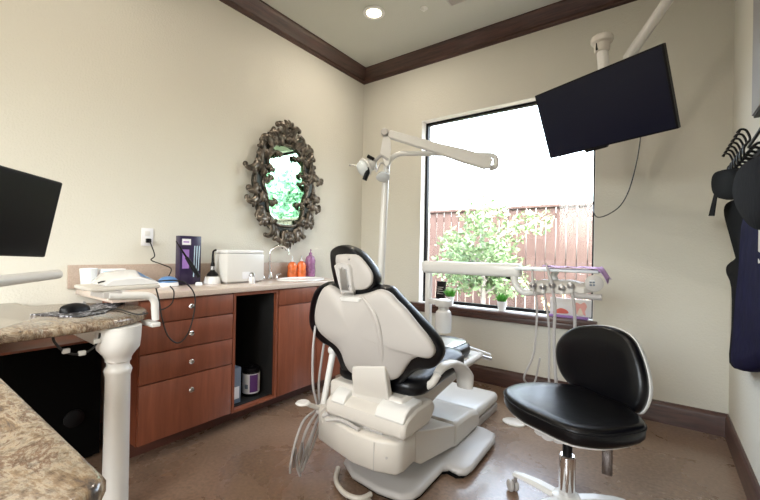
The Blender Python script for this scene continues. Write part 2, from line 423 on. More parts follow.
MB().box((vp.x-.11, vp.y-.05, ZC-.01), (vp.x+.11, vp.y+.05, ZC-.0005), .003).build('frame', 'plastic_gray', vt)
sv = MB()
for i in range(5): sv.box((vp.x-.095, vp.y-.036+i*.016, ZC-.015), (vp.x+.095, vp.y-.028+i*.016, ZC-.0101))
sv.build('louvre', 'plastic_gray', vt)
sp = at(424, 8, Z=ZC)
tag(MB().lathe([(.03, 0), (.032, -.004), (.012, -.012), (.006, -.02), (.012, -.022), (0, -.024)], (sp.x, sp.y, ZC-.0005), n=16).build('ceiling_sprinkler', 'white_paint_and_glare'), 'tiny white sprinkler head in the ceiling beside the crown moulding', 'sprinkler')

# ------------------------------------------------------------------ laminate cabinets along the left wall
XF = -2.20; XT = -2.31; CT = .905; CX = -2.165
def yat(px, py, X=XF): return at(px, py, X=X).y
yA, yB_, yC, yD, yE = yat(131, 360), yat(231.5, 340), yat(276.5, 335), yat(315, 330), yat(315, 330)+.37
yA = .874
zb = .10; zt = CT-.035
def front_z(px, py): return at(px, py, X=XF).z
def knob(parent, y, z):
    k = MB().lathe([(.005, 0), (.005, .014), (.014, .018), (.016, .024), (.012, .029), (0, .030)], (XF+.019, y, z), axis=(1, 0, 0), n=14)
    return k.build('knob', 'chrome', parent)
# drawer unit
dc = thing('drawer_cabinet', 'reddish cherry laminate drawer cabinet with four drawers under the pale worktop', 'cabinet', ((XL+XF)/2, (yA+yB_)/2, 0))
cb = MB().box((XL+.002, yA, zb), (XF, yB_-.002, zt-.001)); cb.build('body', 'cherry', dc)
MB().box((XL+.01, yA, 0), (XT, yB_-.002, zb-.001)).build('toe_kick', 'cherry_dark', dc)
zs = [front_z(231, y) for y in (313, 338, 363)]
zl = [zt-.004]+zs+[zb+.004]
for i in range(4):
    d = MB().box((XF+.0005, yA+.003, zl[i+1]+.003), (XF+.019, yB_-.006, zl[i]-.003), .0015).build('drawer', 'cherry', dc)
    kz = front_z(187, (305.5, 332.5, 360.5, 388.5)[i])
    knob(d, yat(188, (306, 333, 361, 389)[i]), kz)
# open bay
ob = thing('open_cabinet', 'open cherry laminate base cabinet bay with dark interior and no door', 'cabinet', ((XL+XF)/2, (yB_+yC)/2, 0))
f = MB(); tk = .018
f.box((XL+.004, yB_, zb), (XF+.015, yB_+tk, zt-.001)); f.box((XL+.004, yC-tk-.002, zb), (XF+.015, yC-.002, zt-.001))
f.box((XL+.004, yB_+tk, zb), (XF+.015, yC-tk-.002, zb+tk)); f.box((XF-.05, yB_+tk, zt-.022), (XF+.015, yC-tk-.002, zt-.001))
f.build('body', 'cherry', ob)
g = MB(); e = .004
g.box((XL+.004, yB_+tk, zb+tk), (XL+.012, yC-tk-.002, zt-.03)); g.box((XL+.012, yB_+tk+.0005, zb+tk+.0005), (XF-.01, yB_+tk+e, zt-.03)); g.box((XL+.012, yC-tk-.002-e, zb+tk+.0005), (XF-.01, yC-tk-.0025, zt-.03))
g.box((XL+.012, yB_+tk+e, zb+tk+.0005), (XF-.02, yC-tk-.002-e, zb+tk+.004))
g.build('lining', 'black_inside', ob)
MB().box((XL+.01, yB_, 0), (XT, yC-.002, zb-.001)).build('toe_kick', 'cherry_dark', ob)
# door cabinet
dk = thing('sink_cabinet', 'cherry laminate sink cabinet with two doors partly behind the dental chair', 'cabinet', ((XL+XF)/2, (yC+yE)/2, 0))
MB().box((XL+.002, yC, zb), (XF, yE, zt-.001)).build('body', 'cherry', dk)
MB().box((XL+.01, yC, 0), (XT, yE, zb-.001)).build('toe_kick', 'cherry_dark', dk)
zp = front_z(280, 305.5)
for (u, v, side) in ((yC, yD, 1), (yD, yE, -1)):
    MB().box((XF+.0005, u+.003, zp+.003), (XF+.019, v-.003, zt-.005), .0015).build('false_front', 'cherry', dk)
    d = MB().box((XF+.0005, u+.003, zb+.004), (XF+.019, v-.003, zp-.003), .0015).build('door', 'cherry', dk)
    knob(d, (v-.035) if side > 0 else (u+.035), front_z(312, 316))
# worktop + backsplash + sink
yL = yat(112, 292, CX)
wt = thing('laminate_worktop', 'pale speckled laminate worktop running along the left wall with a round sink', 'worktop', ((XL+CX)/2, (yL+yE)/2, zt))
sk = at(300, 279, Z=CT); skx, sky = -2.385, at(301, 279, X=-2.385).y
top = MB(); top.box((XL+.001, yL, zt), (CX, yE, CT), .006)
top.build('top', 'laminate', wt)
by0 = at(68, 275, X=XL+.02).y
MB().box((XL+.001, by0, CT+.0005), (XL+.02, yE, CT+.135), .003).build('backsplash', 'backsplash', wt)
MB().lathe([(.205, 0), (.215, .002), (.212, .012), (.198, .013), (.185, .004), (.12, .002), (0, .001)], (skx, sky, CT+.0003), n=48, sx=.75, sy=1).build('sink_rim', 'white_gloss', wt)
# faucet
fa = thing('faucet', 'chrome gooseneck faucet rising from the laminate worktop below the mirror', 'faucet', (-2.6, at(270, 278, X=-2.6).y, CT))
fy = fa.location.y; fz = CT+.0135
fa.location.z = fz-.012
MB().lathe([(.028, 0), (.03, .004), (.02, .012), (.017, .04), (.012, .055), (0, .058)], (-2.6, fy, fz-.012), n=20).build('base', 'chrome', fa)
MB().tube([(-2.6, fy, fz+.03), (-2.6, fy-.005, fz+.18), (-2.59, fy+.01, fz+.235), (-2.55, fy+.055, fz+.262), (-2.51, fy+.095, fz+.24), (-2.50, fy+.105, fz+.19)], [.011, .009, .009, .009, .009], n=12).build('spout', 'chrome', fa)
for s in (-1, 1):
    MB().lathe([(.016, 0), (.017, .004), (.011, .012), (.009, .03), (0, .032)], (-2.6, fy+s*.065, fz-.012), n=16).tube([(-2.6, fy+s*.065, fz+.015), (-2.595, fy+s*.09, fz+.026), (-2.59, fy+s*.11, fz+.024)], [.007, .005], n=8).build('handle', 'chrome', fa)

# things inside the bay
iz = zb+.0225
cx_ = -2.33; cy = at(251, 385, X=cx_).y
cn = thing('canister', 'black and white cleaner canister with purple label inside the open cabinet', 'canister', (cx_, cy, iz))
MB().lathe([(.056, 0), (.058, .004), (.058, .165), (.05, .172), (0, .172)], (cx_, cy, iz)).build('body', 'black_plastic', cn)
MB().lathe([(.0588, .02), (.0588, .155)], (cx_, cy, iz), n=36).build('label', 'label_white', cn)
MB().lathe([(.05, .1725), (.052, .176), (.05, .19), (.02, .195), (.018, .205), (0, .206)], (cx_, cy, iz)).build('lid', 'black_plastic', cn)
pl = MB(); aim = math.atan2(0-cy, 0-cx_)
pl.rings([[Vector((cx_+.0594*math.cos(aim+a*.1+.35), cy+.0594*math.sin(aim+a*.1+.35), iz+z)) for a in range(-5, 6)] for z in (.03, .15)], closed=False)
pl.build('label_band', 'label_purple', cn)
pl = MB()
pl.rings([[Vector((cx_+.0598*math.cos(aim+a*.1-.55), cy+.0598*math.sin(aim+a*.1-.55), iz+z)) for a in range(-2, 3)] for z in (.055, .085)], closed=False)
pl.build('label_print', 'slate_box', cn)
bx0 = at(238, 395, X=-2.30); y2 = yB_+tk+.012
bo = thing('carton', 'slate blue carton standing inside the open cabinet beside the canister', 'box', (-2.34, y2+.045, iz))
MB().box((-2.42, y2, iz), (-2.26, y2+.085, iz+.235), .002).build('body', 'slate_box', bo)
MB().box((-2.2595, y2+.012, iz+.03), (-2.2588, y2+.073, iz+.11)).build('label', 'label_white', bo)
sb_ = thing('spray_bottle', 'white spray bottle with pink label inside the open cabinet behind the carton', 'bottle', (-2.50, y2+.07, iz))
q = (-2.50, y2+.055, iz)
MB().lathe([(.036, 0), (.04, .006), (.04, .30), (.03, .36), (.014, .40), (.014, .44), (0, .441)], q).build('body', 'label_white', sb_)
MB().lathe([(.0407, .22), (.0407, .29)], q).build('label', 'label_pink', sb_)
MB().box((q[0]-.02, q[1]-.02, iz+.441), (q[0]+.055, q[1]+.02, iz+.475), .008).box((q[0]+.02, q[1]-.008, iz+.40), (q[0]+.035, q[1]+.008, iz+.441), .003).build('trigger', 'label_white', sb_)
q = (-2.35, y2+.04, iz+.2352)
b2 = thing('squeeze_bottle', 'slim white bottle with pink label standing on the slate carton', 'bottle', q)
MB().lathe([(.028, 0), (.03, .005), (.03, .13), (.02, .18), (.01, .20), (.01, .22), (0, .221)], q).build('body', 'label_white', b2)
MB().lathe([(.0306, .02), (.0306, .11)], q).build('label', 'label_pink', b2)
MB().lathe([(.013, .2212), (.013, .245), (.006, .27), (0, .271)], q).build('cap', 'label_white', b2)

# ------------------------------------------------------------------ things on the worktop
tz = CT+.0005
def wy(px, X): return at(px, 280, X=X).y
# tissue boxes / picture box
y0_, y1_ = wy(93, -2.55), wy(125, -2.55)
pb = thing('carton', 'pale blue picture printed carton standing at the left end of the laminate worktop', 'box', (-2.57, (y0_+y1_)/2, tz))
ym = y0_+.035
MB().box((-2.60, ym, tz), (-2.54, y1_, tz+.115), .002).build('body', 'label_white', pb)
MB().box((-2.5395, ym+.008, tz+.01), (-2.5388, y1_-.008, tz+.105)).build('printed_panel', 'pale_blue', pb)
p_ = MB(); p_.box((-2.5385, ym+.02, tz+.03), (-2.538, ym+.05, tz+.085)).box((-2.5385, ym+.065, tz+.02), (-2.538, y1_-.03, tz+.06)); p_.build('printed_picture', 'slate_box', pb)
cp_ = thing('plastic_tumbler', 'clear plastic tumbler beside the picture printed carton', 'cup', (-2.56, y0_-.015, tz))
MB().lathe([(.03, 0), (.033, .003), (.042, .12), (.040, .12), (.031, .006), (0, .006)], (-2.57, y0_-.015, tz)).build('body', 'clear_plastic', cp_)
# blue wipe dish
q = (-2.50, wy(168, -2.50), tz)
bw = thing('small_appliance', 'small blue and white rounded device by the tall purple box', 'device', q)
MB().lathe([(.05, 0), (.055, .005), (.052, .025), (0, .026)], q, sy=1.15).build('base', 'white_gloss', bw)
MB().lathe([(.05, .0262), (.048, .04), (.035, .055), (.015, .062), (0, .063)], q, sy=1.15).build('lid', 'blue', bw)
# tall purple box
ya, yb = wy(179.5, -2.54), wy(200.5, -2.54)
pbx = thing('product_box', 'tall dark purple product box with white top label standing on the worktop', 'box', (-2.57, (ya+yb)/2, tz))
hb = at(190, 236, X=-2.54).z-tz
MB().box((-2.60, ya, tz), (-2.54, yb, tz+hb), .002).build('body', 'purple_box', pbx)
MB().box((-2.5396, ya+.012, tz+hb-.06), (-2.539, ya+.07, tz+hb-.02)).build('label', 'label_white', pbx)
MB().box((-2.5396, ya+.015, tz+hb*.33), (-2.539, ya+.06, tz+hb*.72)).build('printed_panel', 'violet', pbx)
p_ = MB()
for k in range(3): p_.tube([(-2.539, yb-.05+k*.016, tz+.05+k*.02), (-2.539, yb-.045+k*.016, tz+hb*.8)], .0035, n=6, smooth=False)
p_.build('printed_picture', 'pale_blue', pbx)
p_ = MB(); p_.box((-2.5388, ya+.02, tz+hb-.045), (-2.5385, ya+.058, tz+hb-.036)); p_.build('printed_letters', 'violet', pbx)
# black wand leaning
wn = thing('curing_wand', 'black pen shaped wand leaning across the front of the purple box', 'wand', (-2.47, wy(190, -2.47), tz))
wA, wB = at(199, 277, X=-2.45), at(176, 241, X=-2.53); wA.z = max(wA.z, tz+.013)
MB().tube([wA, wA.lerp(wB, .25), wA.lerp(wB, .55)], [.012, .015, .011], n=12).build('handle', 'black_plastic', wn)
MB().tube([wA.lerp(wB, .55), wA.lerp(wB, .8), wB], [.007, .005, .003], n=8).build('tip', 'black_plastic', wn)
MB().lathe([(.022, 0), (.024, .004), (.018, .02), (.014, .02), (.014, .008), (0, .008)], (wA.x, wA.y, tz)).build('rest', 'clear_plastic', wn)
# curing light charger
q = (-2.50, wy(212.4, -2.50), tz)
cl = thing('curing_light', 'cordless curing light standing upright in a white charging base', 'dental light', q)
MB().lathe([(.054, 0), (.056, .006), (.050, .04), (.045, .05), (0, .052)], q).build('charging_base', 'white_gloss', cl)
MB().lathe([(.03, .0522), (.04, .058), (.030, .075), (.014, .09), (.014, .125), (.010, .15), (0, .151)], q, n=20).build('handle', 'black_plastic', cl)
MB().tube([(q[0], q[1], tz+.151), (q[0], q[1], tz+.20), (q[0], q[1]+.004, tz+.225), (q[0]+.005, q[1]+.022, tz+.235)], [.009, .007, .006, .007], n=10).build('light_guide', 'black_plastic', cl)
MB().lathe([(.0155, .095), (.0155, .12)], q, n=20).build('metal_band', 'brushed', cl)
# white tub (ultrasonic cleaner)
ya, yb = wy(223.5, -2.45), wy(261, -2.45)
hT = at(242, 250, X=-2.45).z-tz
ub = thing('ultrasonic_cleaner', 'white boxy tabletop cleaner with rounded lid on the laminate worktop', 'appliance', (-2.5, (ya+yb)/2, tz))
MB().box((-2.57, ya, tz+.008), (-2.41, yb, tz+hT-.027), .014).build('body', 'plastic_white', ub)
MB().box((-2.565, ya+.004, tz+hT-.0268), (-2.415, yb-.004, tz+hT), .010).build('lid', 'white_gloss', ub)
MB().box((-2.55, ya+.02, tz), (-2.43, yb-.02, tz+.0078), .001).build('foot', 'plastic_gray', ub)
MB().box((-2.4105, ya+.12, tz+.03), (-2.4085, ya+.18, tz+.08), .001).build('label', 'label_white', ub)
# white jar with metal top
q = (-2.33, wy(252, -2.33), tz)
jr = thing('jar', 'small white jar with silver top in front of the boxy white cleaner', 'jar', q)
MB().lathe([(.02, 0), (.022, .003), (.022, .045), (.018, .05), (0, .05)], q, n=20).build('body', 'white_gloss', jr)
MB().lathe([(.016, .0502), (.022, .056), (.02, .068), (.008, .078), (0, .079)], q, n=20).build('lid', 'brushed', jr)
# soap bottles
def soap(px, X, r, h, m, label, pump):
    q = (X, wy(px, X), tz)
    t = thing('soap_bottle', label, 'bottle', q, 'gel soap bottles by the sink')
    MB().lathe([(r*.9, 0), (r, .005), (r*1.04, h*.3), (r*.93, h*.5), (r*1.04, h*.72), (r*.8, h*.9), (.016, h*.97), (.014, h), (0, h)], q, n=24, sy=1.1).build('body', m, t)
    MB().lathe([(.015, h+.0003), (.015, h+.018), (.005, h+.02), (.004, h+.045), (0, h+.046)], q, n=14).tube([(q[0], q[1], tz+h+.043), (q[0]+.01, q[1]-.01, tz+h+.047), (q[0]+.03, q[1]-.02, tz+h+.04)], .005, n=8).build('pump', pump, t)
soap(292, -2.625, .038, .14, 'orange_gel', 'orange gel soap bottle, left of the two orange bottles by the sink', 'clear_plastic')
soap(301.2, -2.60, .038, .145, 'orange_gel', 'orange gel soap bottle touching the purple bottles', 'clear_plastic')
soap(310, -2.63, .044, .205, 'purple_gel', 'tall purple gel soap bottle with a pump, beside the orange bottles', 'purple_gel')

# outlet + cord
oc = at(147, 237, X=XL); oy, oz = oc.y, oc.z
ot = thing('power_outlet', 'white wall power outlet with a black plug above the laminate worktop', 'outlet', (XL, oy, oz-.06))
MB().box((XL+.0005, oy-.036, oz-.058), (XL+.007, oy+.036, oz+.058), .002).build('cover_plate', 'label_white', ot)
MB().box((XL+.0071, oy-.016, oz+.008), (XL+.010, oy+.016, oz+.038), .002).box((XL+.0071, oy-.016, oz-.038), (XL+.010, oy+.016, oz-.008), .002).build('socket', 'plastic_white', ot)
pc = thing('outlet_cord', 'black power cord plugged into the wall outlet and dropping to the worktop', 'cord', (XL+.03, oy, tz))
MB().box((XL+.0105, oy-.014, oz-.038), (XL+.035, oy+.014, oz-.01), .005).build('plug', 'black_plastic', pc)
MB().tube([(XL+.034, oy, oz-.024), (XL+.05, oy+.005, oz-.05), (XL+.045, oy+.03, oz-.12), (XL+.04, oy+.012, oz-.15), (XL+.05, oy+.08, oz-.18), (XL+.06, oy+.13, oz-.21), (XL+.08, oy+.10, oz-.27), (XL+.14, oy+.08, tz+.005), (XL+.19, oy+.14, tz+.004)], .0035, n=8).build('cable', 'cable', pc)

# ------------------------------------------------------------------ ornate mirror
mc = at(283.5, 186, X=XL); my, mz = mc.y, mc.z
MX = XL+.012
mr = thing('ornate_mirror', 'ornate carved bronze framed oval mirror hanging above the laminate worktop', 'mirror', (XL, my, mz-.57))
N = 64
def glass_r(a):   # lobed oval opening
    ry, rz = .215, .352
    r = 1/math.sqrt((math.cos(a)/ry)**2+(math.sin(a)/rz)**2)
    return r*(1+.06*math.cos(6*a))
def ringpt(a, k=1.0, x=0): r = glass_r(a)*k; return Vector((MX+x, my+r*math.cos(a), mz+r*math.sin(a)))
gl = MB(); gl.rings([[ringpt(2*PI*i/N, 1.04, .012) for i in range(N)], [ringpt(2*PI*i/N, 1.04, .016) for i in range(N)]]); gl.build('mirror_glass', 'mirror', mr)
# backing plate
bk = MB()
def back_r(a):
    ry, rz = .325, .455
    return (1/math.sqrt((math.cos(a)/ry)**2+(math.sin(a)/rz)**2))*(1+.03*math.cos(8*a))
def bpnt(a, k, x): r = back_r(a)*k; return Vector((MX+x, my+r*math.cos(a), mz+r*math.sin(a)))
rg = []
for k, x in ((1.0, -.01), (1.0, .012), (.93, .028)): rg.append([bpnt(2*PI*i/N, k, x) for i in range(N)])
rg.append([ringpt(2*PI*i/N, 1.06, .024) for i in range(N)]); rg.append([ringpt(2*PI*i/N, 1.06, .0165) for i in range(N)])
bk.rings(rg, cap=False); bk.build('backing', 'pewter', mr)
fm = MB()
fm.tube([ringpt(2*PI*i/N, 1.08, .03) for i in range(N)], .014, n=8, smooth=False, closed=True)
fm.tube([bpnt(2*PI*i/N, .97, .024) for i in range(N)], lambda t: .016+.006*math.cos(t*2*PI*16), n=8, smooth=False, closed=True)
def scroll(y, z, ang, L, turn, r0, r1, x0=.03, lift=.022, flat=.55):
    """a carved acanthus leaf with a curled tip and lobed edge, lying on the frame"""
    pts = []; p = Vector((MX+x0, my+y, mz+z)); a = ang; n = 16; L *= .86; sg = 1 if turn > 0 else -1
    for i in range(n+1):
        t = i/n; pts.append(Vector((p.x+lift*math.sin(t*PI), p.y, p.z)))
        if i in (3, 7):
            w_ = r0*(1.15-.45*t); oa = a-sg*PI/2.6; c0 = pts[-1]
            tip = c0+Vector((-.008, math.cos(oa)*w_*1.7, math.sin(oa)*w_*1.7)); mid = c0.lerp(tip, .55)+Vector((.012, 0, 0))
            fm.tube([c0, mid, tip], [w_*.6, w_*.75, w_*.35], n=7, sub=3, flat=.6, up=(1, 0, 0))
        st = L/n*(1-.5*t); p = p+Vector((0, math.cos(a)*st, math.sin(a)*st)); a += turn/n*(.25+2.0*t*t)
    fm.tube(pts, lambda t: (r0*1.15*math.sin(PI*min(t*1.6+.15, .5))*(1-t)**.8+r1*t*.8), n=8, smooth=False, flat=flat, up=(1, 0, 0))
    e_ = pts[-1]; fm.lathe([(.001, -r1*1.1), (r1*1.1, -r1*.5), (r1*1.3, 0), (r1*1.1, r1*.6), (.001, r1*1.1)], e_, axis=(1, 0, 0), n=8)
def sym(y, z, ang, L, turn, r0, r1, **k):
    scroll(y, z, ang, L, turn, r0, r1, **k); scroll(-y, z, PI-ang, L, -turn, r0, r1, **k)
D = math.radians
sym(.05, .34, D(60), .30, -3.6, .034, .018)           # crest leaves
sym(.03, .40, D(85), .26, -3.2, .030, .020, x0=.04)
sym(.10, .34, D(35), .24, 3.0, .030, .016)
sym(.17, .30, D(60), .24, -4.2, .030, .020, x0=.04)    # top shoulder curls
sym(.22, .24, D(25), .20, 4.4, .030, .020)
sym(.27, .12, D(70), .24, 3.6, .030, .016)
sym(.30, .16, D(-60), .26, 3.6, .032, .018, x0=.035)
sym(.31, -.02, D(-80), .20, 4.4, .028, .022)
sym(.30, -.12, D(-60), .22, 4.2, .030, .020)
sym(.27, -.20, D(-95), .24, -3.2, .032, .016)
sym(.20, -.30, D(-30), .20, 3.9, .032, .024, x0=.035)
sym(.16, -.33, D(-100), .24, 3.4, .030, .016)
sym(.10, -.38, D(-70), .22, -4.2, .030, .018)
sym(.04, -.40, D(-100), .18, 3.4, .028, .016, x0=.045)
sym(.22, -.02, D(100), .16, 3.6, .022, .014, x0=.035)  # inner curls over the glass edge
sym(.20, .16, D(-100), .14, -3.6, .022, .014, x0=.035)
sym(.13, .28, D(-130), .12, -3.2, .020, .013, x0=.035)
sym(.17, -.20, D(110), .13, 3.4, .022, .014, x0=.035)
sym(.255, .04, D(90), .20, -2.4, .026, .012)
sym(.255, -.08, D(-90), .18, 2.4, .026, .012)
sym(.24, .20, D(130), .22, 2.4, .028, .014, x0=.03)
sym(.21, -.26, D(-120), .20, -2.8, .026, .014)
# central crest and drop
for (y, z, r) in ((0, .53, .034), (-.035, .50, .026), (.035, .50, .026), (0, .46, .040), (0, .40, .036), (0, -.42, .036), (0, -.47, .032), (0, -.53, .030), (-.04, -.45, .024), (.04, -.45, .024)):
    fm.lathe([(.001, -.6*r), (r*.8, -.4*r), (r, 0), (r*.8, .6*r), (.001, .9*r)], (MX+.04, my+y, mz+z), axis=(1, 0, 0), n=12)
for k in range(5):
    aa = D(90+(k-2)*26); fm.tube([Vector((MX+.035, my+.03*math.cos(aa), mz+.47+.03*math.sin(aa))), Vector((MX+.06, my+.07*math.cos(aa), mz+.47+.07*math.sin(aa))), Vector((MX+.04, my+.105*math.cos(aa), mz+.46+.115*math.sin(aa)))], [.012, .02, .006], n=8, flat=.6)
    aa = D(-90+(k-2)*26); fm.tube([Vector((MX+.035, my+.03*math.cos(aa), mz-.44+.03*math.sin(aa))), Vector((MX+.06, my+.07*math.cos(aa), mz-.44+.07*math.sin(aa))), Vector((MX+.04, my+.10*math.cos(aa), mz-.44+.13*math.sin(aa)))], [.012, .02, .006], n=8, flat=.6)
fm.build('carved_frame', 'bronze', mr, sharp=60)

# ------------------------------------------------------------------ granite worktop (L shaped) with white column
GZ = .85; GT = .036
gw = thing('granite_worktop', 'L-shaped brown and cream granite worktop on a white turned column', 'worktop', (-2.2, .3, 0))
ol = []
ex, ey = -2.14, .50     # rounded tip
for i in range(0, 17):
    a = PI*.0 + PI*i/16
    ol.append((ex+.365*math.cos(a), ey+.36*max(0, math.sin(a))**.9))
ol = [(-1.775, .24)]+[(-1.775, .40)]+ol+[(XL+.004+.02, .50), (XL+.004, .46), (XL+.004, -.65), (-.60, -.65), (-.575, -.63), (-.555, .16), (-.565, .185), (-.59, .20), (-1.74, .20)]
def slab(mb, ol, z0, z1, b=.008):
    n = len(ol); P3 = [Vector((x, y, 0)) for x, y in ol]
    def inset(d):
        out = []
        for i in range(n):
            a = (P3[i]-P3[i-1]); c = (P3[(i+1) % n]-P3[i])
            if a.length < 1e-6: a = c
            if c.length < 1e-6: c = a
            na = Vector((-a.y, a.x, 0)).normalized(); nc = Vector((-c.y, c.x, 0)).normalized(); m_ = (na+nc)
            m_ = m_.normalized() if m_.length > 1e-6 else na
            out.append(P3[i]+m_*d/max(.5, m_.dot(na)))
        return out
    area = sum(P3[i-1].x*P3[i].y-P3[i].x*P3[i-1].y for i in range(n)); sg = 1 if area > 0 else -1
    o0 = inset(0); o1 = inset(b*.35*sg); o2 = inset(b*sg)
    mb.rings([[p+Vector((0, 0, z)) for p in o] for o, z in ((o2, z0), (o1, z0+b*.35), (o0, z0+b), (o0, z1-b), (o1, z1-b*.35), (o2, z1))])
    return mb
slab(MB(), ol, GZ-GT, GZ, .011).build('slab', 'granite', gw, sharp=50)
cxl, cyl_ = -1.86, .665
colm = MB().lathe([(.072, 0), (.072, .02), (.048, .03), (.046, .60), (.050, .615), (.052, .625), (.048, .635), (.042, .645), (.042, .66), (.048, .665), (.048, .675), (.056, .69), (.078, .72), (.082, .76), (.084, GZ-GT-.001)], (cxl, cyl_, 0), n=36)
colm.build('column', 'plastic_white', gw)
br = MB()   # flared gusset under the slab
br.rings([[Vector((cxl-.05, cyl_-s*.03, .70)), Vector((cxl-.05, cyl_-s*.03, GZ-GT-.001)), Vector((cxl-.30, cyl_-.12-s*.03, GZ-GT-.001)), Vector((cxl-.24, cyl_-.10-s*.03, .78))] for s in (-1, 1)])
br.build('bracket', 'plastic_white', gw, bevel=.006)
# dark desk panel below
dp = thing('desk_panel', 'black panel cabinet below the granite worktop against the left wall', 'cabinet', (-2.5, .3, 0))
pt_ = at(40, 345, X=-2.5).z
MB().box((XL+.003, -.60, .02), (-2.46, .80, .635), .004).build('body', 'black_matte', dp)
MB().box((XL+.003, -.60, .6355), (-2.445, .80, .648), .004).build('top_strip', 'cherry', dp)
MB().box((XL+.01, -.58, 0), (-2.5, .78, .0195)).build('plinth', 'black_matte', dp)
MB().lathe([(.035, 0), (.045, .004), (.045, .012), (.03, .02), (0, .021)], (-2.4595, .68, .25), axis=(1, 0, 0), n=20).build('round_vent', 'black_plastic', dp)

# cord with clips under the granite
zz = GZ-GT
cc = thing('looped_cord', 'black cord looping below the granite worktop with two white clips', 'cord', at(78, 340, X=-1.85))
pts = [at(x_, y_, X=-1.83) for x_, y_ in ((53, 333), (54, 341), (62, 350), (72, 354), (84, 353), (94, 347), (99, 338), (100, 333))]
MB().tube(pts, .0045, n=8).build('cable', 'cable', cc)
for x_, y_ in ((66, 351), (82, 353), (97, 341)):
    c_ = at(x_, y_, X=-1.83); MB().box(c_-Vector((.008, .012, .009)), c_+Vector((.008, .012, .009)), .003).build('clip', 'plastic_white', cc)

# mouse pad, mouse, keyboard-arm shelf
pd = [at(x_, y_, Z=GZ+.001) for x_, y_ in ((30, 315), (80, 317.5), (105, 313), (126, 303), (96, 304), (84, 309))]
pm = MB(); pm.rings([[Vector((p.x, p.y, GZ+.0006)) for p in pd], [Vector((p.x, p.y, GZ+.0045)) for p in pd]])
tag(pm.build('mouse_pad', 'speckle', sharp=30), 'black speckled mouse pad lying on the granite worktop', 'mouse pad')
mp_ = at(75, 311, Z=GZ+.005)
ms = thing('computer_mouse', 'black computer mouse resting on the speckled pad', 'mouse', (mp_.x, mp_.y, GZ+.005))
dirm = Vector((-.35, .94, 0)).normalized(); sidem = Vector((dirm.y, -dirm.x, 0))
rg = []
for i in range(11):
    t = i/10; L = (t-.5)*.125; wdt = .034*math.sqrt(max(.02, 1-(2*t-1)**4)); hh = .040*math.sqrt(max(.03, math.sin(PI*(.12+.80*t))))*(1-.15*t)
    c_ = Vector((mp_.x, mp_.y, GZ+.005))+dirm*L
    rg.append([c_+sidem*wdt*math.cos(PI*k/8)+Vector((0, 0, hh*math.sin(PI*k/8))) for k in range(9)])
MB().__class__
mb_ = MB(); mb_.rings(rg); mb_.build('body', 'black_plastic', ms)
wl = Vector((mp_.x, mp_.y, GZ+.005+.030))+dirm*.038
MB().lathe([(.001, -.004), (.009, -.004), (.009, .004), (.001, .004)], wl, axis=sidem, n=14).build('scroll_wheel', 'plastic_gray', ms)
# cables lying on granite
cbp = [at(x_, y_, Z=GZ+.006) for x_, y_ in ((92, 312), (104, 309), (118, 309), (128, 312), (138, 314.5), (148, 313))]
tag(MB().tube(cbp, .003, n=8).build('mouse_cable', 'cable'), 'thin black cable curving over the tip of the granite worktop', 'cord')

# swing shelf: bent white arm clamped to granite tip, carrying a shelf
ss = thing('swing_shelf', 'white swing shelf on a bent tubular arm clamped to the granite tip', 'shelf', (-1.80, .80, .80))
Xa = -1.83
arm = [at(x_, y_, X=Xa) for x_, y_ in ((108, 296), (125, 296), (143, 295.5), (151, 297), (154.5, 302), (155, 309), (155.5, 320))]
MB().tube(arm, [.018, .017, .016, .016, .016, .015], n=12).build('arm', 'plastic_white', ss)
ce = arm[-1]
sh_z = at(110, 287, X=-1.95).z
p1, p2 = at(82, 287, X=-1.95), at(150, 288, X=-1.95)
MB().box((-2.06, p1.y, sh_z-.008), (-1.84, p2.y, sh_z+.010), .008).build('shelf', 'plastic_cream', ss)
MB().box((-1.97, arm[0].y-.02, sh_z-.035), (Xa+.012, arm[0].y+.05, sh_z-.0085), .006).build('hinge', 'plastic_gray', ss)
MB().box((ce.x-.10, ce.y-.02, zz-.022), (ce.x+.012, ce.y+.018, zz-.0015), .004).build('clamp', 'plastic_white', ss)
# scanner device on shelf
dz_ = sh_z+.0105
yy0, yy1 = at(98, 280, X=-1.95).y, at(152, 280, X=-1.95).y
dv = thing('dental_device', 'white wedge shaped tabletop device with a blue display on the swing shelf', 'device', (-1.95, (yy0+yy1)/2, dz_))
prof = [(0, 0), (0, .018), (.04, .050), (.14, .062), (.20, .062), (.31, .014), (.32, 0)]
Ls = (yy1-yy0)/.32
mb_ = MB(); mb_.rings([[Vector((X_, yy0+u*Ls, dz_+w_*(1 if abs(X_+1.95) < .06 else .5))) for u, w_ in prof] for X_ in (-2.035, -2.0, -1.93, -1.865)]); mb_.build('body', 'white_gloss', dv, bevel=.004)
sc = MB(); u0, u1 = yy0+.205*Ls, yy0+.275*Ls
def dzz(u, f): return dz_+(.062-max(0, u-.20)/.11*.048)*(1-.5*f)+.0025
sc.quad((-1.93+.065*.1, u0, dzz(.205, .1)), (-1.93+.065*.8, u0, dzz(.205, .8)), (-1.93+.065*.8, u1, dzz(.275, .8)), (-1.93+.065*.1, u1, dzz(.275, .1))); sc.build('display', 'blue', dv)
MB().box((-1.9025, yy0+.07*Ls, dz_+.062), (-1.90, yy0+.12*Ls, dz_+.063)).build('print', 'slate_box', dv)
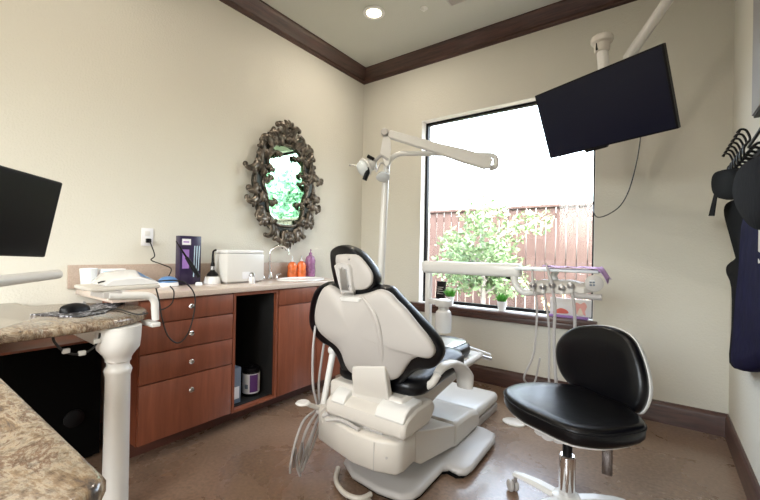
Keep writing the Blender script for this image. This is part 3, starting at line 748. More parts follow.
# hanging device cord
hc = thing('device_cord', 'black cord looping down in front of the drawer cabinet from the swing shelf', 'cord', at(175, 320, X=-1.95))
pts = [at(x_, y_, X=-1.90) for x_, y_ in ((98, 283), (104, 281.5), (118, 282.5), (140, 282), (160, 281), (176, 280.5), (188, 285), (195, 297), (193, 318), (187, 335), (178, 343), (168, 336), (162, 318), (159, 300), (156, 288))]
MB().tube(pts, .0035, n=8).build('cable', 'cable', hc)
pts = [at(x_, y_, X=-1.90) for x_, y_ in ((170, 286), (174, 292), (172, 303), (164, 309), (157, 310))]
MB().tube(pts, .003, n=8).build('short_cable', 'cable', hc)

# ------------------------------------------------------------------ monitor on the left and support arm
TR, BR_ = at(63.5, 183, d=1.50), at(45.5, 257.5, d=1.50)
TL = at(0, 165, d=1.235); u_ = (TL-TR).normalized(); BR_ = onplane(45.5, 257.5, TR, u_); v_ = (BR_-TR); v_ = (v_-v_.dot(u_)*u_); hgt = v_.length; v_.normalize()
nn_ = u_.cross(v_); nn_ = nn_ if nn_.dot(CAM-TR) > 0 else -nn_
Wm = .50
mo = thing('computer_monitor', 'black flat computer monitor above the granite worktop at the left edge', 'monitor', TR+u_*Wm/2+v_*(hgt+.02))
def slabp(o, u, v, n, W_, H_, t0, t1, bev, name, m, par, ins=0):
    b_ = MB()
    cs = [(ins, ins), (W_-ins, ins), (W_-ins, H_-ins), (ins, H_-ins)]
    b_.rings([[o+u*a+v*c+n*t for a, c in cs] for t in (t0, t1)])
    return b_.build(name, m, par, bevel=bev)
slabp(TR, u_, v_, nn_, Wm, hgt, -.035, 0, .006, 'housing', 'black_plastic', mo)
slabp(TR, u_, v_, nn_, Wm, hgt, .0003, .0015, 0, 'screen', 'screen', mo, .018)
b0 = TR+u_*(Wm*.5)+v_*(hgt*.75)-nn_*.034
ft = Vector((b0.x-.12, b0.y-.22, GZ+.0006))
MB().tube([b0, b0-nn_*.06, Vector((ft.x, ft.y, b0.z-.10)), ft+Vector((0, 0, .02))], [.018, .016, .016, .018], n=10).lathe([(.11, 0), (.112, .006), (.05, .014), (.02, .02), (0, .02)], ft, n=28).build('stand', 'black_plastic', mo)
# white support arm
s0, s1 = at(59, 274, d=1.50), at(-25, 284, d=1.16)
sa = thing('support_arm', 'white tubular support arm pointing out below the black monitor', 'arm', (s1.x, s1.y, GZ))
MB().tube([s1, s1.lerp(s0, .5), s0.lerp(s1, .01), s0], [.020, .019, .018, .008], n=14, smooth=False).build('arm', 'plastic_white', sa)
MB().lathe([(.05, .0006), (.05, .012), (.022, .018), (.02, s1.z-GZ+.02), (0, s1.z-GZ+.022)], (s1.x, s1.y, GZ), n=20).build('post', 'plastic_white', sa)

# ------------------------------------------------------------------ dental chair
CXX = -1.15
dch = thing('dental_chair', 'black upholstered dental chair with cream shell on a white base, seen from behind', 'dental chair', (CXX, 1.9, 0))
pl_ = [(-1.37, 1.64), (-1.33, 1.53), (-1.22, 1.465), (-1.05, 1.445), (-.93, 1.462), (-.890, 1.50), (-.878, 1.56), (-.885, 1.80), (-.865, 1.825), (-.81, 1.815), (-.775, 1.84), (-.765, 1.90), (-.775, 2.24), (-.80, 2.33), (-.88, 2.36), (-1.42, 2.36), (-1.46, 2.2), (-1.46, 1.90), (-1.42, 1.84)]
slab(MB(), pl_, .012, .055, .018).build('floor_plate', 'plastic_gray', dch, sharp=60)
slab(MB(), [(CXX+(x-CXX)*.95, 1.9+(y-1.9)*.95) for x, y in pl_], 0, .0118, .001).build('gasket', 'black_matte', dch)
def side_extrude(prof, x0, x1, name, m, par, bev=.012):
    b_ = MB(); b_.rings([[Vector((x, y, z)) for y, z in prof] for x in (x0, x1)]); return b_.build(name, m, par, bevel=bev)
side_extrude([(1.98, .056), (2.34, .056), (2.36, .10), (2.32, .165), (2.22, .19), (2.03, .198), (1.982, .195)], -1.36, -.905, 'front_cover', 'plastic_cream', dch, .025)
side_extrude([(1.548, .175), (1.60, .14), (2.0, .075), (1.972, .09), (1.972, .195), (1.90, .215), (1.60, .30), (1.548, .315)], -1.345, -.905, 'lift_arm_cover', 'plastic_cream', dch, .02)
# rear lower housing
hs = [(-1.41, 1.44), (-1.395, 1.405), (-1.22, 1.365), (-1.12, 1.345), (-1.0, 1.35), (-.905, 1.385), (-.892, 1.43), (-.90, 1.535), (-1.40, 1.535)]
slab(MB(), hs, .18, .325, .014).build('rear_housing', 'plastic_cream', dch, sharp=50)
MB().tube([(-1.0, 1.3495, .19), (-1.0, 1.3495, .315)], .002, n=6, smooth=False).lathe([(.006, 0), (.005, .003), (0, .003)], (-.945, 1.369, .255), axis=(.35, -1, 0), n=10).build('panel_seam', 'plastic_gray', dch)
MB().tube([(-1.36, 1.40, .318), (-1.30, 1.42, .345), (-1.2, 1.44, .338), (-1.08, 1.40, .345), (-1.0, 1.42, .33)], .014, n=8).tube([(-1.30, 1.36, .325), (-1.22, 1.38, .34), (-1.1, 1.37, .332)], .009, n=8).build('tubing', 'plastic_gray', dch)
# upper bracket (carriage) with three steps
up = [(1.385, .338), (1.62, .338), (1.68, .40), (1.64, .450), (1.50, .450), (1.42, .43), (1.39, .41), (1.38, .38)]
side_extrude(up, -1.335, -.868, 'carriage', 'plastic_cream', dch, .018)
side_extrude([(1.384, .412), (1.405, .447), (1.45, .468), (1.55, .47), (1.55, .40), (1.40, .40)], -1.30, -1.215, 'carriage_cap', 'plastic_white', dch, .006)
side_extrude([(1.384, .412), (1.405, .447), (1.45, .468), (1.55, .47), (1.55, .40), (1.40, .40)], -1.03, -.875, 'carriage_cap', 'plastic_white', dch, .006)
# seat pan (white underside wedge)
side_extrude([(1.45, .38), (1.64, .36), (1.80, .40), (2.20, .455), (2.42, .465), (2.45, .49), (2.42, .505), (1.45, .485)], -1.37, -.92, 'seat_pan', 'plastic_cream', dch, .02)
# seat cushion
def rrect(x0, x1, y0, y1, r, z, n=6):
    out = []
    for cx0, cy0, a0_ in ((x1-r, y1-r, 0), (x0+r, y1-r, 90), (x0+r, y0+r, 180), (x1-r, y0+r, 270)):
        for k in range(n+1):
            a = math.radians(a0_+90*k/n); out.append(Vector((cx0+r*math.cos(a), cy0+r*math.sin(a), z)))
    return out
so = rrect(-1.40, -.87, 1.50, 2.08, .10, .475)
sc_ = MB()
rg = []
for s_, dz in ((.90, .0), (.97, .006), (1.0, .022), (1.0, .05), (.96, .072), (.85, .082), (.6, .075), (.3, .068), (.02, .066)):
    cc_ = Vector((CXX+.01, 1.79, 0)); rg.append([Vector((cc_.x+(p.x-cc_.x)*s_, cc_.y+(p.y-cc_.y)*s_, p.z+dz+.045*max(0, (p.y-1.42)/.64)**1.5)) for p in so])
sc_.rings(rg); sc_.build('seat', 'black_vinyl', dch, sharp=70)
# legrest
lo_ = rrect(-1.34, -.96, 1.98, 2.40, .12, .51)
lg = MB(); cc_ = Vector((CXX, 2.18, 0))
lg.rings([[Vector((cc_.x+(p.x-cc_.x)*s_, cc_.y+(p.y-cc_.y)*s_, p.z+dz)) for p in lo_] for s_, dz in ((.92, 0), (.99, .01), (1, .03), (.97, .055), (.85, .066), (.5, .062), (.02, .06))])
lg.build('legrest', 'black_vinyl', dch, sharp=70)
lc = MB(); lc.rings([[Vector((cc_.x+(p.x-cc_.x)*s_, cc_.y+.03+(p.y-cc_.y)*s_, p.z+dz)) for p in lo_] for s_, dz in ((.80, .0665), (.82, .070), (.80, .074), (.5, .074), (.02, .073))])
lc.build('legrest_cover', 'clear_plastic', dch, sharp=70, label='clear plastic legrest cover')
# footrest bracket
f0 = at(463, 350, Y=2.40); f1 = at(490, 358.5, Y=2.56)
MB().tube([f0, f1], [.028, .026], n=10, smooth=False, flat=.55, up=(0, 0, 1)).build('footrest_bar', 'brushed', dch, bevel=.004)
MB().tube([f0.lerp(f1, .1)+Vector((0, 0, .026)), f1+Vector((0, 0, .022))], [.014, .012], n=8, smooth=False).build('footrest_grip', 'plastic_white', dch)

# backrest
A_ = Vector((CXX, 1.494, .467)); B2 = Vector((CXX, 1.344, .970)); upv = (B2-A_).normalized(); nf = Vector((1, 0, 0)).cross(upv)   # points...
if nf.y < 0: nf = -nf     # away from the camera
shell_px = [(342, 295), (333.5, 289), (326, 286.5), (320.5, 292), (316, 305), (314.7, 320), (319, 331), (328, 339.5), (336.4, 346), (342, 354.5), (346, 366), (353, 374), (364, 377), (376, 376.6), (387.6, 380.5), (398, 378), (404.5, 368.8), (411, 360.5), (420, 357), (430, 358.4), (433.5, 352), (427.6, 340), (416, 325.5), (404.5, 311), (395.8, 302.4), (388.6, 294.7), (378.4, 290.8), (367, 294), (356, 296)]
pad_px = [(341, 296), (337, 290), (329, 283), (321.5, 285), (316, 292), (312.5, 305), (311.5, 320), (315, 331), (323, 340), (333, 346), (339, 355), (344, 368), (350, 378), (362, 383), (376, 385), (389, 386.5), (402, 383), (411, 374.5), (421, 368), (436, 366), (442.5, 357), (441.5, 347), (433, 334), (419, 319), (404, 303.5), (397, 296), (389, 288.5), (376, 286.5), (366, 291), (355, 296)]
def interp(pts, nf_, off, sub=3):
    p0 = A_+nf_*off
    return smooth_pts([onplane(x, y, p0, nf_) for x, y in pts], sub, closed=True)
so_ = interp(shell_px, nf, -.0)
cen = A_.lerp(B2, .62)
sh = MB(); sh.pillow(so_, nf, [(.97, .03), (1.0, .022), (1.0, .004), (.985, -.004), (.93, -.012), (.8, -.022), (.6, -.032), (.4, -.038), (.2, -.041), (.02, -.042)], cen)
sh.build('back_shell', 'shell', dch, sharp=60)
po_ = interp(pad_px, nf, .05)
pad = MB(); pad.pillow([p-nf*.05 for p in po_], nf, [(.95, .027), (.99, .03), (1.0, .042), (1.0, .075), (.97, .095), (.9, .108), (.7, .115), (.4, .11), (.02, .108)], cen)
pad.build('backrest', 'black_vinyl', dch, sharp=70)
# central rib of the shell
def bpt(px, py, off): return onplane(px, py, A_+nf*off, nf)
MB().tube([bpt(362, 297, -.018), bpt(374, 315, -.034), bpt(380, 338, -.037), bpt(382, 360, -.024), bpt(381, 378, -.008)], [.006, .012, .014, .012, .008], n=12, flat=.6, up=nf).build('shell_rib', 'shell', dch)
# backrest strut
st_ = MB(); rg = []
for (x0, x1, y, off) in ((352, 384, 367, -.035), (351.5, 385, 376, -.045), (353, 387, 390, -.05), (356, 389, 402, -.04), (358, 391, 412, -.02)):
    l, r_ = bpt(x0, y, off), bpt(x1, y, off); rg.append([l, r_, r_+nf*.035, l+nf*.035])
st_.rings(rg); st_.build('backrest_strut', 'plastic_cream', dch, bevel=.006)
# headrest
hp = Vector((CXX, 1.36, 1.05)); hn = Vector((0, 1, .08)).normalized()
hr = thing  # noqa
hpad = [(333.5, 254.4), (335.6, 248.8), (343.6, 245), (353, 247), (361, 252), (369, 260.8), (375.6, 270.4), (378.5, 280), (376.4, 287), (369, 292), (358, 294.8), (345, 292.8), (338.8, 284), (334.8, 268.8)]
hsh = [(336.4, 256), (342, 254.3), (350, 254.2), (358, 255.5), (366, 264), (372, 273.6), (372, 283), (366, 288.8), (356, 290), (345, 289.6), (340, 283), (336.8, 268)]
hp1 = smooth_pts([onplane(x, y, hp+hn*.035, hn) for x, y in hpad], 4, closed=True)
h_ = MB().pillow([p-hn*.035 for p in hp1], hn, [(.93, .004), (.99, .010), (1, .022), (1, .05), (.96, .068), (.85, .08), (.5, .084), (.02, .084)]).build('headrest', 'black_vinyl', dch, sharp=70)
hs1 = smooth_pts([onplane(x, y, hp, hn) for x, y in hsh], 4, closed=True)
MB().pillow(hs1, hn, [(.98, .008), (1, .003), (.99, -.004), (.93, -.008), (.6, -.012), (.02, -.013)]).build('headrest_shell', 'shell', h_, sharp=60)
def hpt(px, py, off): return onplane(px, py, hp+hn*off, hn)
mk = MB(); bl_ = [(338, 265), (341, 263), (347, 262.5), (352, 264), (354, 268), (356.5, 292), (345, 293)]
mk.pillow([hpt(x, y, 0) for x, y in bl_], hn, [(1, -.006), (1, -.026), (.93, -.032), (.02, -.032)])
mk.build('headrest_mechanism', 'plastic_gray', h_, bevel=.002)
mk = MB()
mk.pillow([hpt(x, y, 0) for x, y in ((345, 268), (351, 268), (354, 289), (347, 289))], hn, [(1, -.03), (1, -.040), (.02, -.040)])
for x, y in ((349, 259), (342, 268), (350, 286)): mk.lathe([(.005, 0), (.004, .004), (0, .004)], hpt(x, y, -.012 if y < 262 else -.032), axis=-hn, n=10)
mk.build('headrest_lever', 'brushed', h_, bevel=.001)
MB().box(hpt(346, 297, .0)+Vector((0, -.012, -.02)), hpt(355, 289, .0)+Vector((0, .012, 0))).build('headrest_post', 'brushed', dch)
pp = [bpt(x, y, -.012) for x, y in ((341, 297), (352, 297), (362, 298.5), (360, 301.5), (342, 300))]
MB().pillow(pp, nf, [(1, .005), (1, -.008), (.9, -.011), (.02, -.011)]).build('headrest_socket', 'plastic_white', dch)
# armrest right: curved paddle
ar = MB(); ax = -.83
ar.tube([at(x, y, X=ax) for x, y in ((437, 374), (443, 367), (452, 363.5), (460, 367), (464.5, 375), (465, 387))], [.020, .028, .032, .040, .050, .044], n=16, flat=.6, up=(0, .3, 1)).build('armrest', 'plastic_white', dch, sharp=70)
q0 = at(438, 374, X=ax); MB().tube([q0, q0+Vector((-.03, -.01, -.05)), q0+Vector((-.10, -.01, -.09))], [.018, .018, .02], n=10).build('armrest_post', 'plastic_cream', dch)
# junction box in front of the base
jb = thing('junction_box', 'low white floor box beyond the dental chair base', 'floor box', (-1.15, 2.6, 0))
MB().box((-1.37, 2.385, 0), (-.95, 2.80, .055), .006).build('base', 'plastic_gray', jb)
MB().box((-1.375, 2.375, .056), (-.945, 2.81, .135), .035, seg=4).build('cover', 'plastic_white', jb)

# delivery post, beam, instrument head
YD = 2.45
du = thing('delivery_unit', 'white delivery unit with post, beam and instrument head in front of the window', 'dental unit', (-1.34, YD, .135))
pX = at(428.5, 300, Y=YD).x
MB().box((pX-.021, YD-.02, .1355), (pX+.021, YD+.02, 1.03), .008).build('post', 'plastic_white', du)
bl, br2 = at(424, 268, Y=YD), at(522, 268, Y=YD)
MB().box((bl.x, YD-.045, 1.005), (br2.x, YD+.035, 1.09), .022, seg=3).build('beam', 'plastic_white', du)
dl = at(508, 273, Y=YD)
MB().lathe([(.014, 0), (.016, -.012), (0, -.014)], (dl.x, YD, 1.004), n=14).build('beam_cap', 'black_plastic', du)
e0, e1, e2, e3, e4 = [at(x, y, Y=YD-.02) for x, y in ((514, 276), (516, 285), (523, 292), (535, 292), (545, 291))]
MB().tube([e0, e1, e2, e3, e4], [.022, .021, .02, .02, .02], n=14).build('elbow', 'plastic_white', du)
# tray top
t0, t1 = at(523, 264, Y=YD), at(602, 266, Y=YD)
zt_ = 1.085
MB().box((t0.x-.01, YD-.14, zt_-.03), (t1.x, YD+.10, zt_-.012), .008).build('tray', 'clear_plastic', du)
MB().tube([at(556, 270, Y=YD), at(554, 276, Y=YD), at(556, 283, Y=YD)], [.022, .018, .022], n=10).build('tray_post', 'plastic_white', du)
h0, h1 = at(528, 282, Y=YD-.08), at(597, 285, Y=YD-.08)
hz = at(560, 287, Y=YD-.08).z
hd = MB(); rg = []
for t, (w0, w1, q0, q1) in ((0, (-.02, .02, -.012, .008)), (.05, (-.06, .05, -.03, .02)), (.2, (-.09, .09, -.036, .034)), (.6, (-.10, .12, -.034, .040)), (.85, (-.09, .11, -.026, .026)), (1.0, (-.04, .06, -.012, .008))):
    x = h0.x+(h1.x-h0.x)*t; rg.append([Vector((x, YD-.05+w0, hz+q0)), Vector((x, YD-.05+w1, hz+q0)), Vector((x, YD-.05+w1, hz+q1*.8)), Vector((x, YD-.05+w1*.5, hz+q1)), Vector((x, YD-.05+w0*.5, hz+q1)), Vector((x, YD-.05+w0, hz+q1*.4))])
hd.rings(rg); hd.build('instrument_head', 'plastic_cream', du, bevel=.006)
kp = at(594, 283.5, Y=YD-.16); axk = (CAM-kp).normalized()
k_ = MB().lathe([(.038, -.012), (.044, -.008), (.044, .004), (.038, .008), (0, .009)], kp, axis=axk, n=28).build('control_pad', 'plastic_gray', du)
kb = MB(); ru = R_; uu = axk.cross(ru).normalized()
if uu.z < 0: uu = -uu
for i in range(3):
    for j in range(2):
        c_ = kp+axk*.0095+ru*(i-1)*.018+uu*(j-.6)*.014; kb.pillow([c_+ru*.006+uu*.004, c_-ru*.006+uu*.004, c_-ru*.006-uu*.004, c_+ru*.006-uu*.004], axk, [(1, 0), (.9, .002), (.02, .002)])
kb.build('button', 'slate_box', k_)
c_ = kp+axk*.0095+uu*.014; kb = MB(); kb.pillow([c_+ru*.02+uu*.005, c_-ru*.02+uu*.005, c_-ru*.02-uu*.005, c_+ru*.02-uu*.005], axk, [(1, 0), (.9, .002), (.02, .002)]); kb.build('display', 'label_white', k_)
g0, g1 = at(577, 296, Y=YD-.16), at(602, 297.5, Y=YD-.16)
MB().tube([g0+Vector((-.02, .03, .01)), g0, g1], [.016, .015, .016], n=12, smooth=False).build('grab_handle', 'hose', du)
# handpieces with hoses
hpz = [(533, 285, 537, 306, 534, 352, 524, 378), (543, 287, 546, 303, 549, 330, 549, 382), (552, 285, 555, 306, 554, 340, 556, 384), (562, 288, 562, 296, 561, 300, 561, 303), (571, 286, 574, 305, 575, 330, 573, 352)]
for i, (a, b1, c, d, e, f_, g2, h2) in enumerate(hpz):
    Yh = YD-.16
    p0 = at(a, b1, Y=Yh)
    if i in (0, 2):
        ti = at(a-(1 if i == 0 else 6), b1-(16 if i == 0 else 22), Y=Yh)
        hpc = MB().tube([p0-Vector((0, 0, .03)), p0, p0.lerp(ti, .6), ti], [.010, .011, .007, .003], n=10, smooth=False).build('handpiece', 'plastic_gray', du)
    else:
        ti = p0+Vector((-.008, 0, .02)); hpc = MB().tube([p0-Vector((0, 0, .035)), p0, ti], [.011, .013, .010], n=10, smooth=False).build('handpiece', 'plastic_white', du)
    MB().lathe([(.014, -.012), (.019, -.008), (.019, .006), (.014, .01)], p0, axis=(.1, -.3, 1), n=14).build('holder', 'brushed', du)
    if i != 3:
        hr_ = .006 if i < 2 else .0085
        MB().tube([p0-Vector((0, 0, .02)), at(c, d, Y=Yh), at(e, f_, Y=Yh), at(g2, h2, Y=Yh)]+([at(g2+10, h2+5, Y=YD-.02), at(g2+16, h2-20, Y=YD)] if i == 0 else []), hr_, n=8).build('hose', 'hose', hpc)
# hoses gather at the bottom into one loop that returns below the tray
pts = [at(549, 380, Y=YD-.16), at(551, 392, Y=YD-.13), at(556, 390, Y=YD-.12), at(557, 378, Y=YD-.12)]
MB().tube(pts, .006, n=8).build('hose', 'hose', du)
# water bottle beside the post
wb = at(443, 335, Y=YD-.05)
wbt = MB().lathe([(.018, 0), (.052, .004), (.056, .02), (.056, .12), (.050, .145), (.038, .155), (.034, .158)], (wb.x, YD-.05, .60), n=28).build('water_bottle', 'white_gloss', du)
MB().lathe([(.036, .1585), (.036, .17), (.034, .178), (.054, .182), (.058, .2), (.052, .222), (.03, .232), (0, .232)], (wb.x, YD-.05, .60), n=28).build('cap', 'plastic_white', wbt)
MB().box((pX+.018, YD-.04, .785), (wb.x, YD, .822), .006).build('bottle_bracket', 'plastic_white', du)
# purple bib on the tray
bz = zt_-.0115
bb_ = MB(); nx, ny = 22, 12; x0, x1 = at(548, 265, Y=YD).x, t1.x+.055
rows = []
for j in range(ny+1):
    row = []
    for i in range(nx+1):
        u, v = i/nx, j/ny; X_ = x0+(x1-x0)*u; Y_ = YD-.155+.21*v; z = bz+.002+.012*abs(math.sin(u*9+v*4))*(1-v*.3)+.006*math.sin(u*21+v*9)
        ov = max(0, X_-(t1.x-.004)); z -= ov*.9; X_ -= ov*.25
        if ov > 0: z -= .02*(1-v)*ov/.055; 
        row.append(Vector((X_, Y_, max(z, bz+.001) if ov == 0 else z)))
    rows.append(row)
for j in range(ny):
    for i in range(nx): bb_.quad(rows[j][i], rows[j][i+1], rows[j+1][i+1], rows[j+1][i])
bmesh.ops.remove_doubles(bb_.bm, verts=bb_.bm.verts, dist=1e-5)
bo_ = bb_.build('paper_bib', 'lavender', sharp=70); md = bo_.modifiers.new('s', 'SOLIDIFY'); md.thickness = .0015; md.offset = 1
tag(bo_, 'crumpled lavender paper bib lying over the instrument tray', 'paper bib')

# light pole and lamp
PX_, PY_ = -1.49, 2.05
dlx = thing('dental_lamp', 'white dental operating light on a tall pole with folding arms', 'dental light', (PX_, PY_, 0))
def lp_(px, py, k=0.0): # plane through pole parallel to picture-right direction
    p0 = Vector((PX_, PY_, 1)); n_ = Vector((-.59, .807, 0)); return onplane(px, py, p0+n_*k, n_)
base_ = Vector((PX_, PY_, 0))
MB().lathe([(.07, 0), (.07, .02), (.045, .03), (.04, .10), (.026, .11)], base_, n=24).build('base', 'plastic_white', dlx)
MB().tube([base_+Vector((0, 0, .10)), lp_(380.5, 290), lp_(384.5, 200), lp_(386, 172), lp_(389, 161), lp_(398, 154.5), lp_(410, 153.5), lp_(450, 154), lp_(486, 155), lp_(493.5, 156), lp_(496, 160), lp_(495.5, 166), lp_(490, 168.5)], [.024, .024, .024, .023, .02, .017, .016, .016, .016, .016, .018, .019, .019], n=12, sub=8).build('pole', 'plastic_white', dlx)
ar_ = MB(); a_, b_2 = lp_(388, 134, -.05), lp_(491, 164, -.05); dd_ = (b_2-a_).normalized(); sd = dd_.cross(Vector((-.59, .807, 0))).normalized(); nq = Vector((-.59, .807, 0))
rg = []
for t, w_ in ((0, .018), (.02, .026), (.5, .032), (.72, .042), (.95, .044), (1, .03)):
    c_ = a_.lerp(b_2, t); rg.append([c_+sd*w_-nq*.02, c_+sd*w_+nq*.02, c_-sd*w_+nq*.02, c_-sd*w_-nq*.02])
ar_.rings(rg); ar_.build('spring_arm', 'plastic_white', dlx, bevel=.008)
MB().lathe([(.02, -.03), (.024, -.02), (.024, .03), (.02, .035), (0, .035)], lp_(384.5, 133, -.05), axis=-nq, n=18).build('pivot', 'plastic_gray', dlx)
MB().pillow([lp_(x, y, -.05) for x, y in ((383, 137), (390, 137), (391, 150), (389, 165), (386, 168), (383, 160), (380, 153))], nq, [(1, -.014), (1, .014)]).build('yoke', 'plastic_white', dlx, bevel=.003)
MB().tube([lp_(388, 160, -.06), lp_(381, 156, -.06), lp_(375, 162, -.06), lp_(375, 170, -.06)], [.010, .010, .012, .012], n=10).tube([lp_(389, 168, -.05), lp_(381, 163, -.06), lp_(376, 172, -.06)], [.006, .006, .006], n=8).build('swivel', 'brushed', dlx)
hc_ = lp_(368, 166, -.06); ha = (lp_(357, 171, -.10)-hc_).normalized()
lh = MB().lathe([(.0, -.05), (.03, -.048), (.04, -.03), (.04, 0), (.05, .01), (.06, .02), (.058, .03), (.0, .028)], hc_, axis=ha, n=24).build('lamp_head', 'plastic_white', dlx)
MB().lathe([(.045, .031), (.052, .04), (.045, .058), (.02, .068), (0, .07)], hc_, axis=ha, n=24).build('shield', 'clear_plastic', lh)
MB().lathe([(.018, -.01), (.035, 0), (.045, .02), (.03, .03), (0, .03)], lp_(383, 175, -.06), axis=(.3, -.4, -.8), n=20).build('reflector', 'clear_plastic', lh)
MB().tube([lp_(367.5, 156, -.08), lp_(374, 159.5, -.08)], [.017, .017], n=8, smooth=False, flat=.7).build('grip', 'black_plastic', lh)
MB().tube([lp_(369, 168, -.10), lp_(364.5, 180, -.10)], [.019, .018], n=8, smooth=False, flat=.7).build('grip', 'black_plastic', lh)
MB().lathe([(.008, 0), (.009, .006), (0, .012)], lp_(350.5, 165, -.06), axis=ha, n=10).tube([lp_(351, 165, -.06), lp_(358, 166, -.06), hc_], .003, n=6).build('thumb_screw', 'brushed', lh)

# assistant arm with suction hoses on the left
aa_ = thing('assistant_arm', 'white assistant arm with grey suction hoses beside the dental chair base', 'dental unit', (-1.41, 1.47, .318))
def ap(px, py, X=-1.41): return at(px, py, X=X)
hb_ = ap(325.5, 438); 
b0 = Vector((-1.345, 1.42, .3185))
hd_ = ap(323, 409)
MB().tube([b0, b0.lerp(hd_, .5)+Vector((0, 0, .0)), hd_], [.045, .038, .030], n=18, smooth=False).build('column', 'plastic_cream', aa_)
MB().lathe([(.03, -.02), (.038, -.01), (.036, .012), (.02, .024), (0, .026)], hd_, n=20).build('cap', 'plastic_white', aa_)
MB().tube([hd_+Vector((0, 0, .01)), ap(327, 385), ap(330, 368), ap(333, 352)], [.018, .017, .017, .018], n=12).lathe([(.02, -.018), (.027, -.008), (.027, .01), (.015, .022), (0, .024)], ap(333, 350), n=18).build('riser', 'plastic_white', aa_)
c_ = ap(303, 403); MB().lathe([(.0, -.008), (.03, -.007), (.037, 0), (.03, .007), (0, .008)], c_, n=24, sx=1.0, sy=1.0).tube([c_, c_.lerp(hd_, .6), hd_], [.010, .012, .014], n=8, smooth=False).build('paddle', 'plastic_white', aa_)
for k, (pt) in enumerate([[(316, 410), (304, 420), (296, 440), (291, 462), (290, 473)], [(318, 412), (309, 425), (301, 446), (297, 465), (300, 476)], [(320, 414), (314, 428), (305, 452), (299, 470), (303, 468), (309, 446), (316, 425)], [(322, 415), (318, 430), (311, 450), (304, 464), (300, 455), (306, 430), (317, 412)]]):
    MB().tube([ap(x, y, -1.43-.008*k) for x, y in pt], .006 if k != 2 else .0075, n=8).build('hose', 'hose', aa_)
for k, (pt) in enumerate([[(317, 404), (313, 385), (313, 350), (316, 322)], [(319, 404), (319, 380), (323, 350), (325, 335)]]):
    MB().tube([ap(x, y, -1.47) for x, y in pt], .0065, n=8).build('hose', 'hose', aa_)
for k, (px, py) in enumerate(((295, 458), (302, 452))):
    p0 = ap(px, py, -1.43); MB().tube([p0+Vector((0, 0, .05)), p0, p0-Vector((.01, 0, .05))], [.007, .009, .006], n=8, smooth=False).build('suction_tip', 'brushed', aa_)

# foot control on the floor
fcp = [at(x, y, Z=.02) for x, y in ((338, 468), (336, 480), (342, 491), (352, 497), (362, 498), (371, 494))]
fc = thing('foot_control', 'curved cream foot control loop on the floor behind the dental chair base', 'foot control', (fcp[2].x, fcp[2].y, 0))
MB().tube(fcp, .012, n=10).build('loop', 'plastic_cream', fc)
e = fcp[-2]; MB().lathe([(.045, 0), (.045, .012), (.03, .02), (0, .022)], (e.x+.01, e.y-.01, .0), n=20).build('foot', 'plastic_cream', fc)
e = at(514, 423, Z=.0)
fp = thing('foot_pedal', 'flat white foot pedal on the floor between dental chair base and stool', 'foot pedal', (e.x, e.y, 0))
MB().lathe([(.06, 0), (.062, .008), (.05, .016), (0, .018)], (e.x, e.y, 0), n=28, sx=1.25).build('disc', 'plastic_cream', fp)
MB().tube([(e.x+.04, e.y, .012), (e.x+.12, e.y+.03, .006), (e.x+.22, e.y+.12, .005), (e.x+.3, e.y+.3, .005)], .004, n=8).build('cable', 'hose', fp)

# ------------------------------------------------------------------ stool
SXc, SYc = -.318, 1.865
stl = thing('operator_stool', 'black upholstered operator stool with rounded backrest and chrome column on casters', 'stool', (SXc, SYc, 0))
sz = .515
spx = [(504, 391), (508, 387), (516, 384.5), (528, 383), (545, 383), (570, 385), (598, 392), (622, 402), (640, 416), (646.5, 426), (640, 431), (620, 434.5), (600, 435), (575, 431.5), (556, 425), (540, 417.5), (522, 409), (508, 399)]
so_ = smooth_pts([at(x, y, Z=sz) for x, y in spx], 3, closed=True); cs = sum(so_, Vector())/len(so_)
se = MB(); se.pillow(so_, (0, 0, 1), [(.90, -.058), (.96, -.055), (.995, -.042), (1.0, -.02), (.998, -.004), (.97, .006), (.9, .012), (.7, .008), (.4, .003), (.02, .0)], cs)
sea = se.build('seat', 'black_vinyl', stl, sharp=70)
pi_ = MB(); pi_.tube([cs+(p-cs)*1.0+Vector((0, 0, -.006)) for p in so_], .0035, n=6, smooth=False, closed=True); pi_.build('piping', 'black_plastic', sea)
MB().pillow(so_, (0, 0, 1), [(.84, -.075), (.9, -.068), (.92, -.0585), (.02, -.0585)], cs).build('seat_pan', 'plastic_white', stl)
# backrest
bc = at(600, 370, d=1.76); bn = Vector((cs.x-bc.x, cs.y-bc.y, 0)).normalized(); bn = (bn*.85+Vector((-.35, -.2, .0))).normalized(); bn = (bn+Vector((0, 0, .16))).normalized()
bpx = [(555.5, 352), (557, 343), (562, 335), (570, 329), (580, 325.8), (598, 325), (612, 327.5), (624, 333), (632, 341), (637, 351), (641, 362), (644, 374), (645.5, 388), (644, 400), (640, 409), (634, 413), (622, 409), (606, 402), (588, 395), (572, 387), (562, 376), (557, 364)]
bo2 = smooth_pts([onplane(x, y, bc, bn) for x, y in bpx], 3, closed=True)
MB().pillow(bo2, bn, [(.95, -.030), (1, -.022), (1.0, -.006), (.97, .006), (.9, .014), (.6, .018), (.02, .018)]).build('backrest', 'black_vinyl', stl, sharp=70)
MB().pillow(bo2, bn, [(.9, -.052), (1.0, -.045), (1.025, -.034), (1.02, -.024), (.98, -.0225), (.02, -.0305)]).build('back_shell', 'plastic_white', stl, sharp=60)
bcen = sum(bo2, Vector())/len(bo2)
MB().tube([bcen-bn*.05, bcen-bn*.075+Vector((0, 0, -.08)), bcen-bn*.07+Vector((0, 0, -.16)), Vector((SXc+.03, SYc+.03, sz-.078))], [.018, .018, .016, .014], n=10, flat=.5).build('back_support', 'black_plastic', stl)
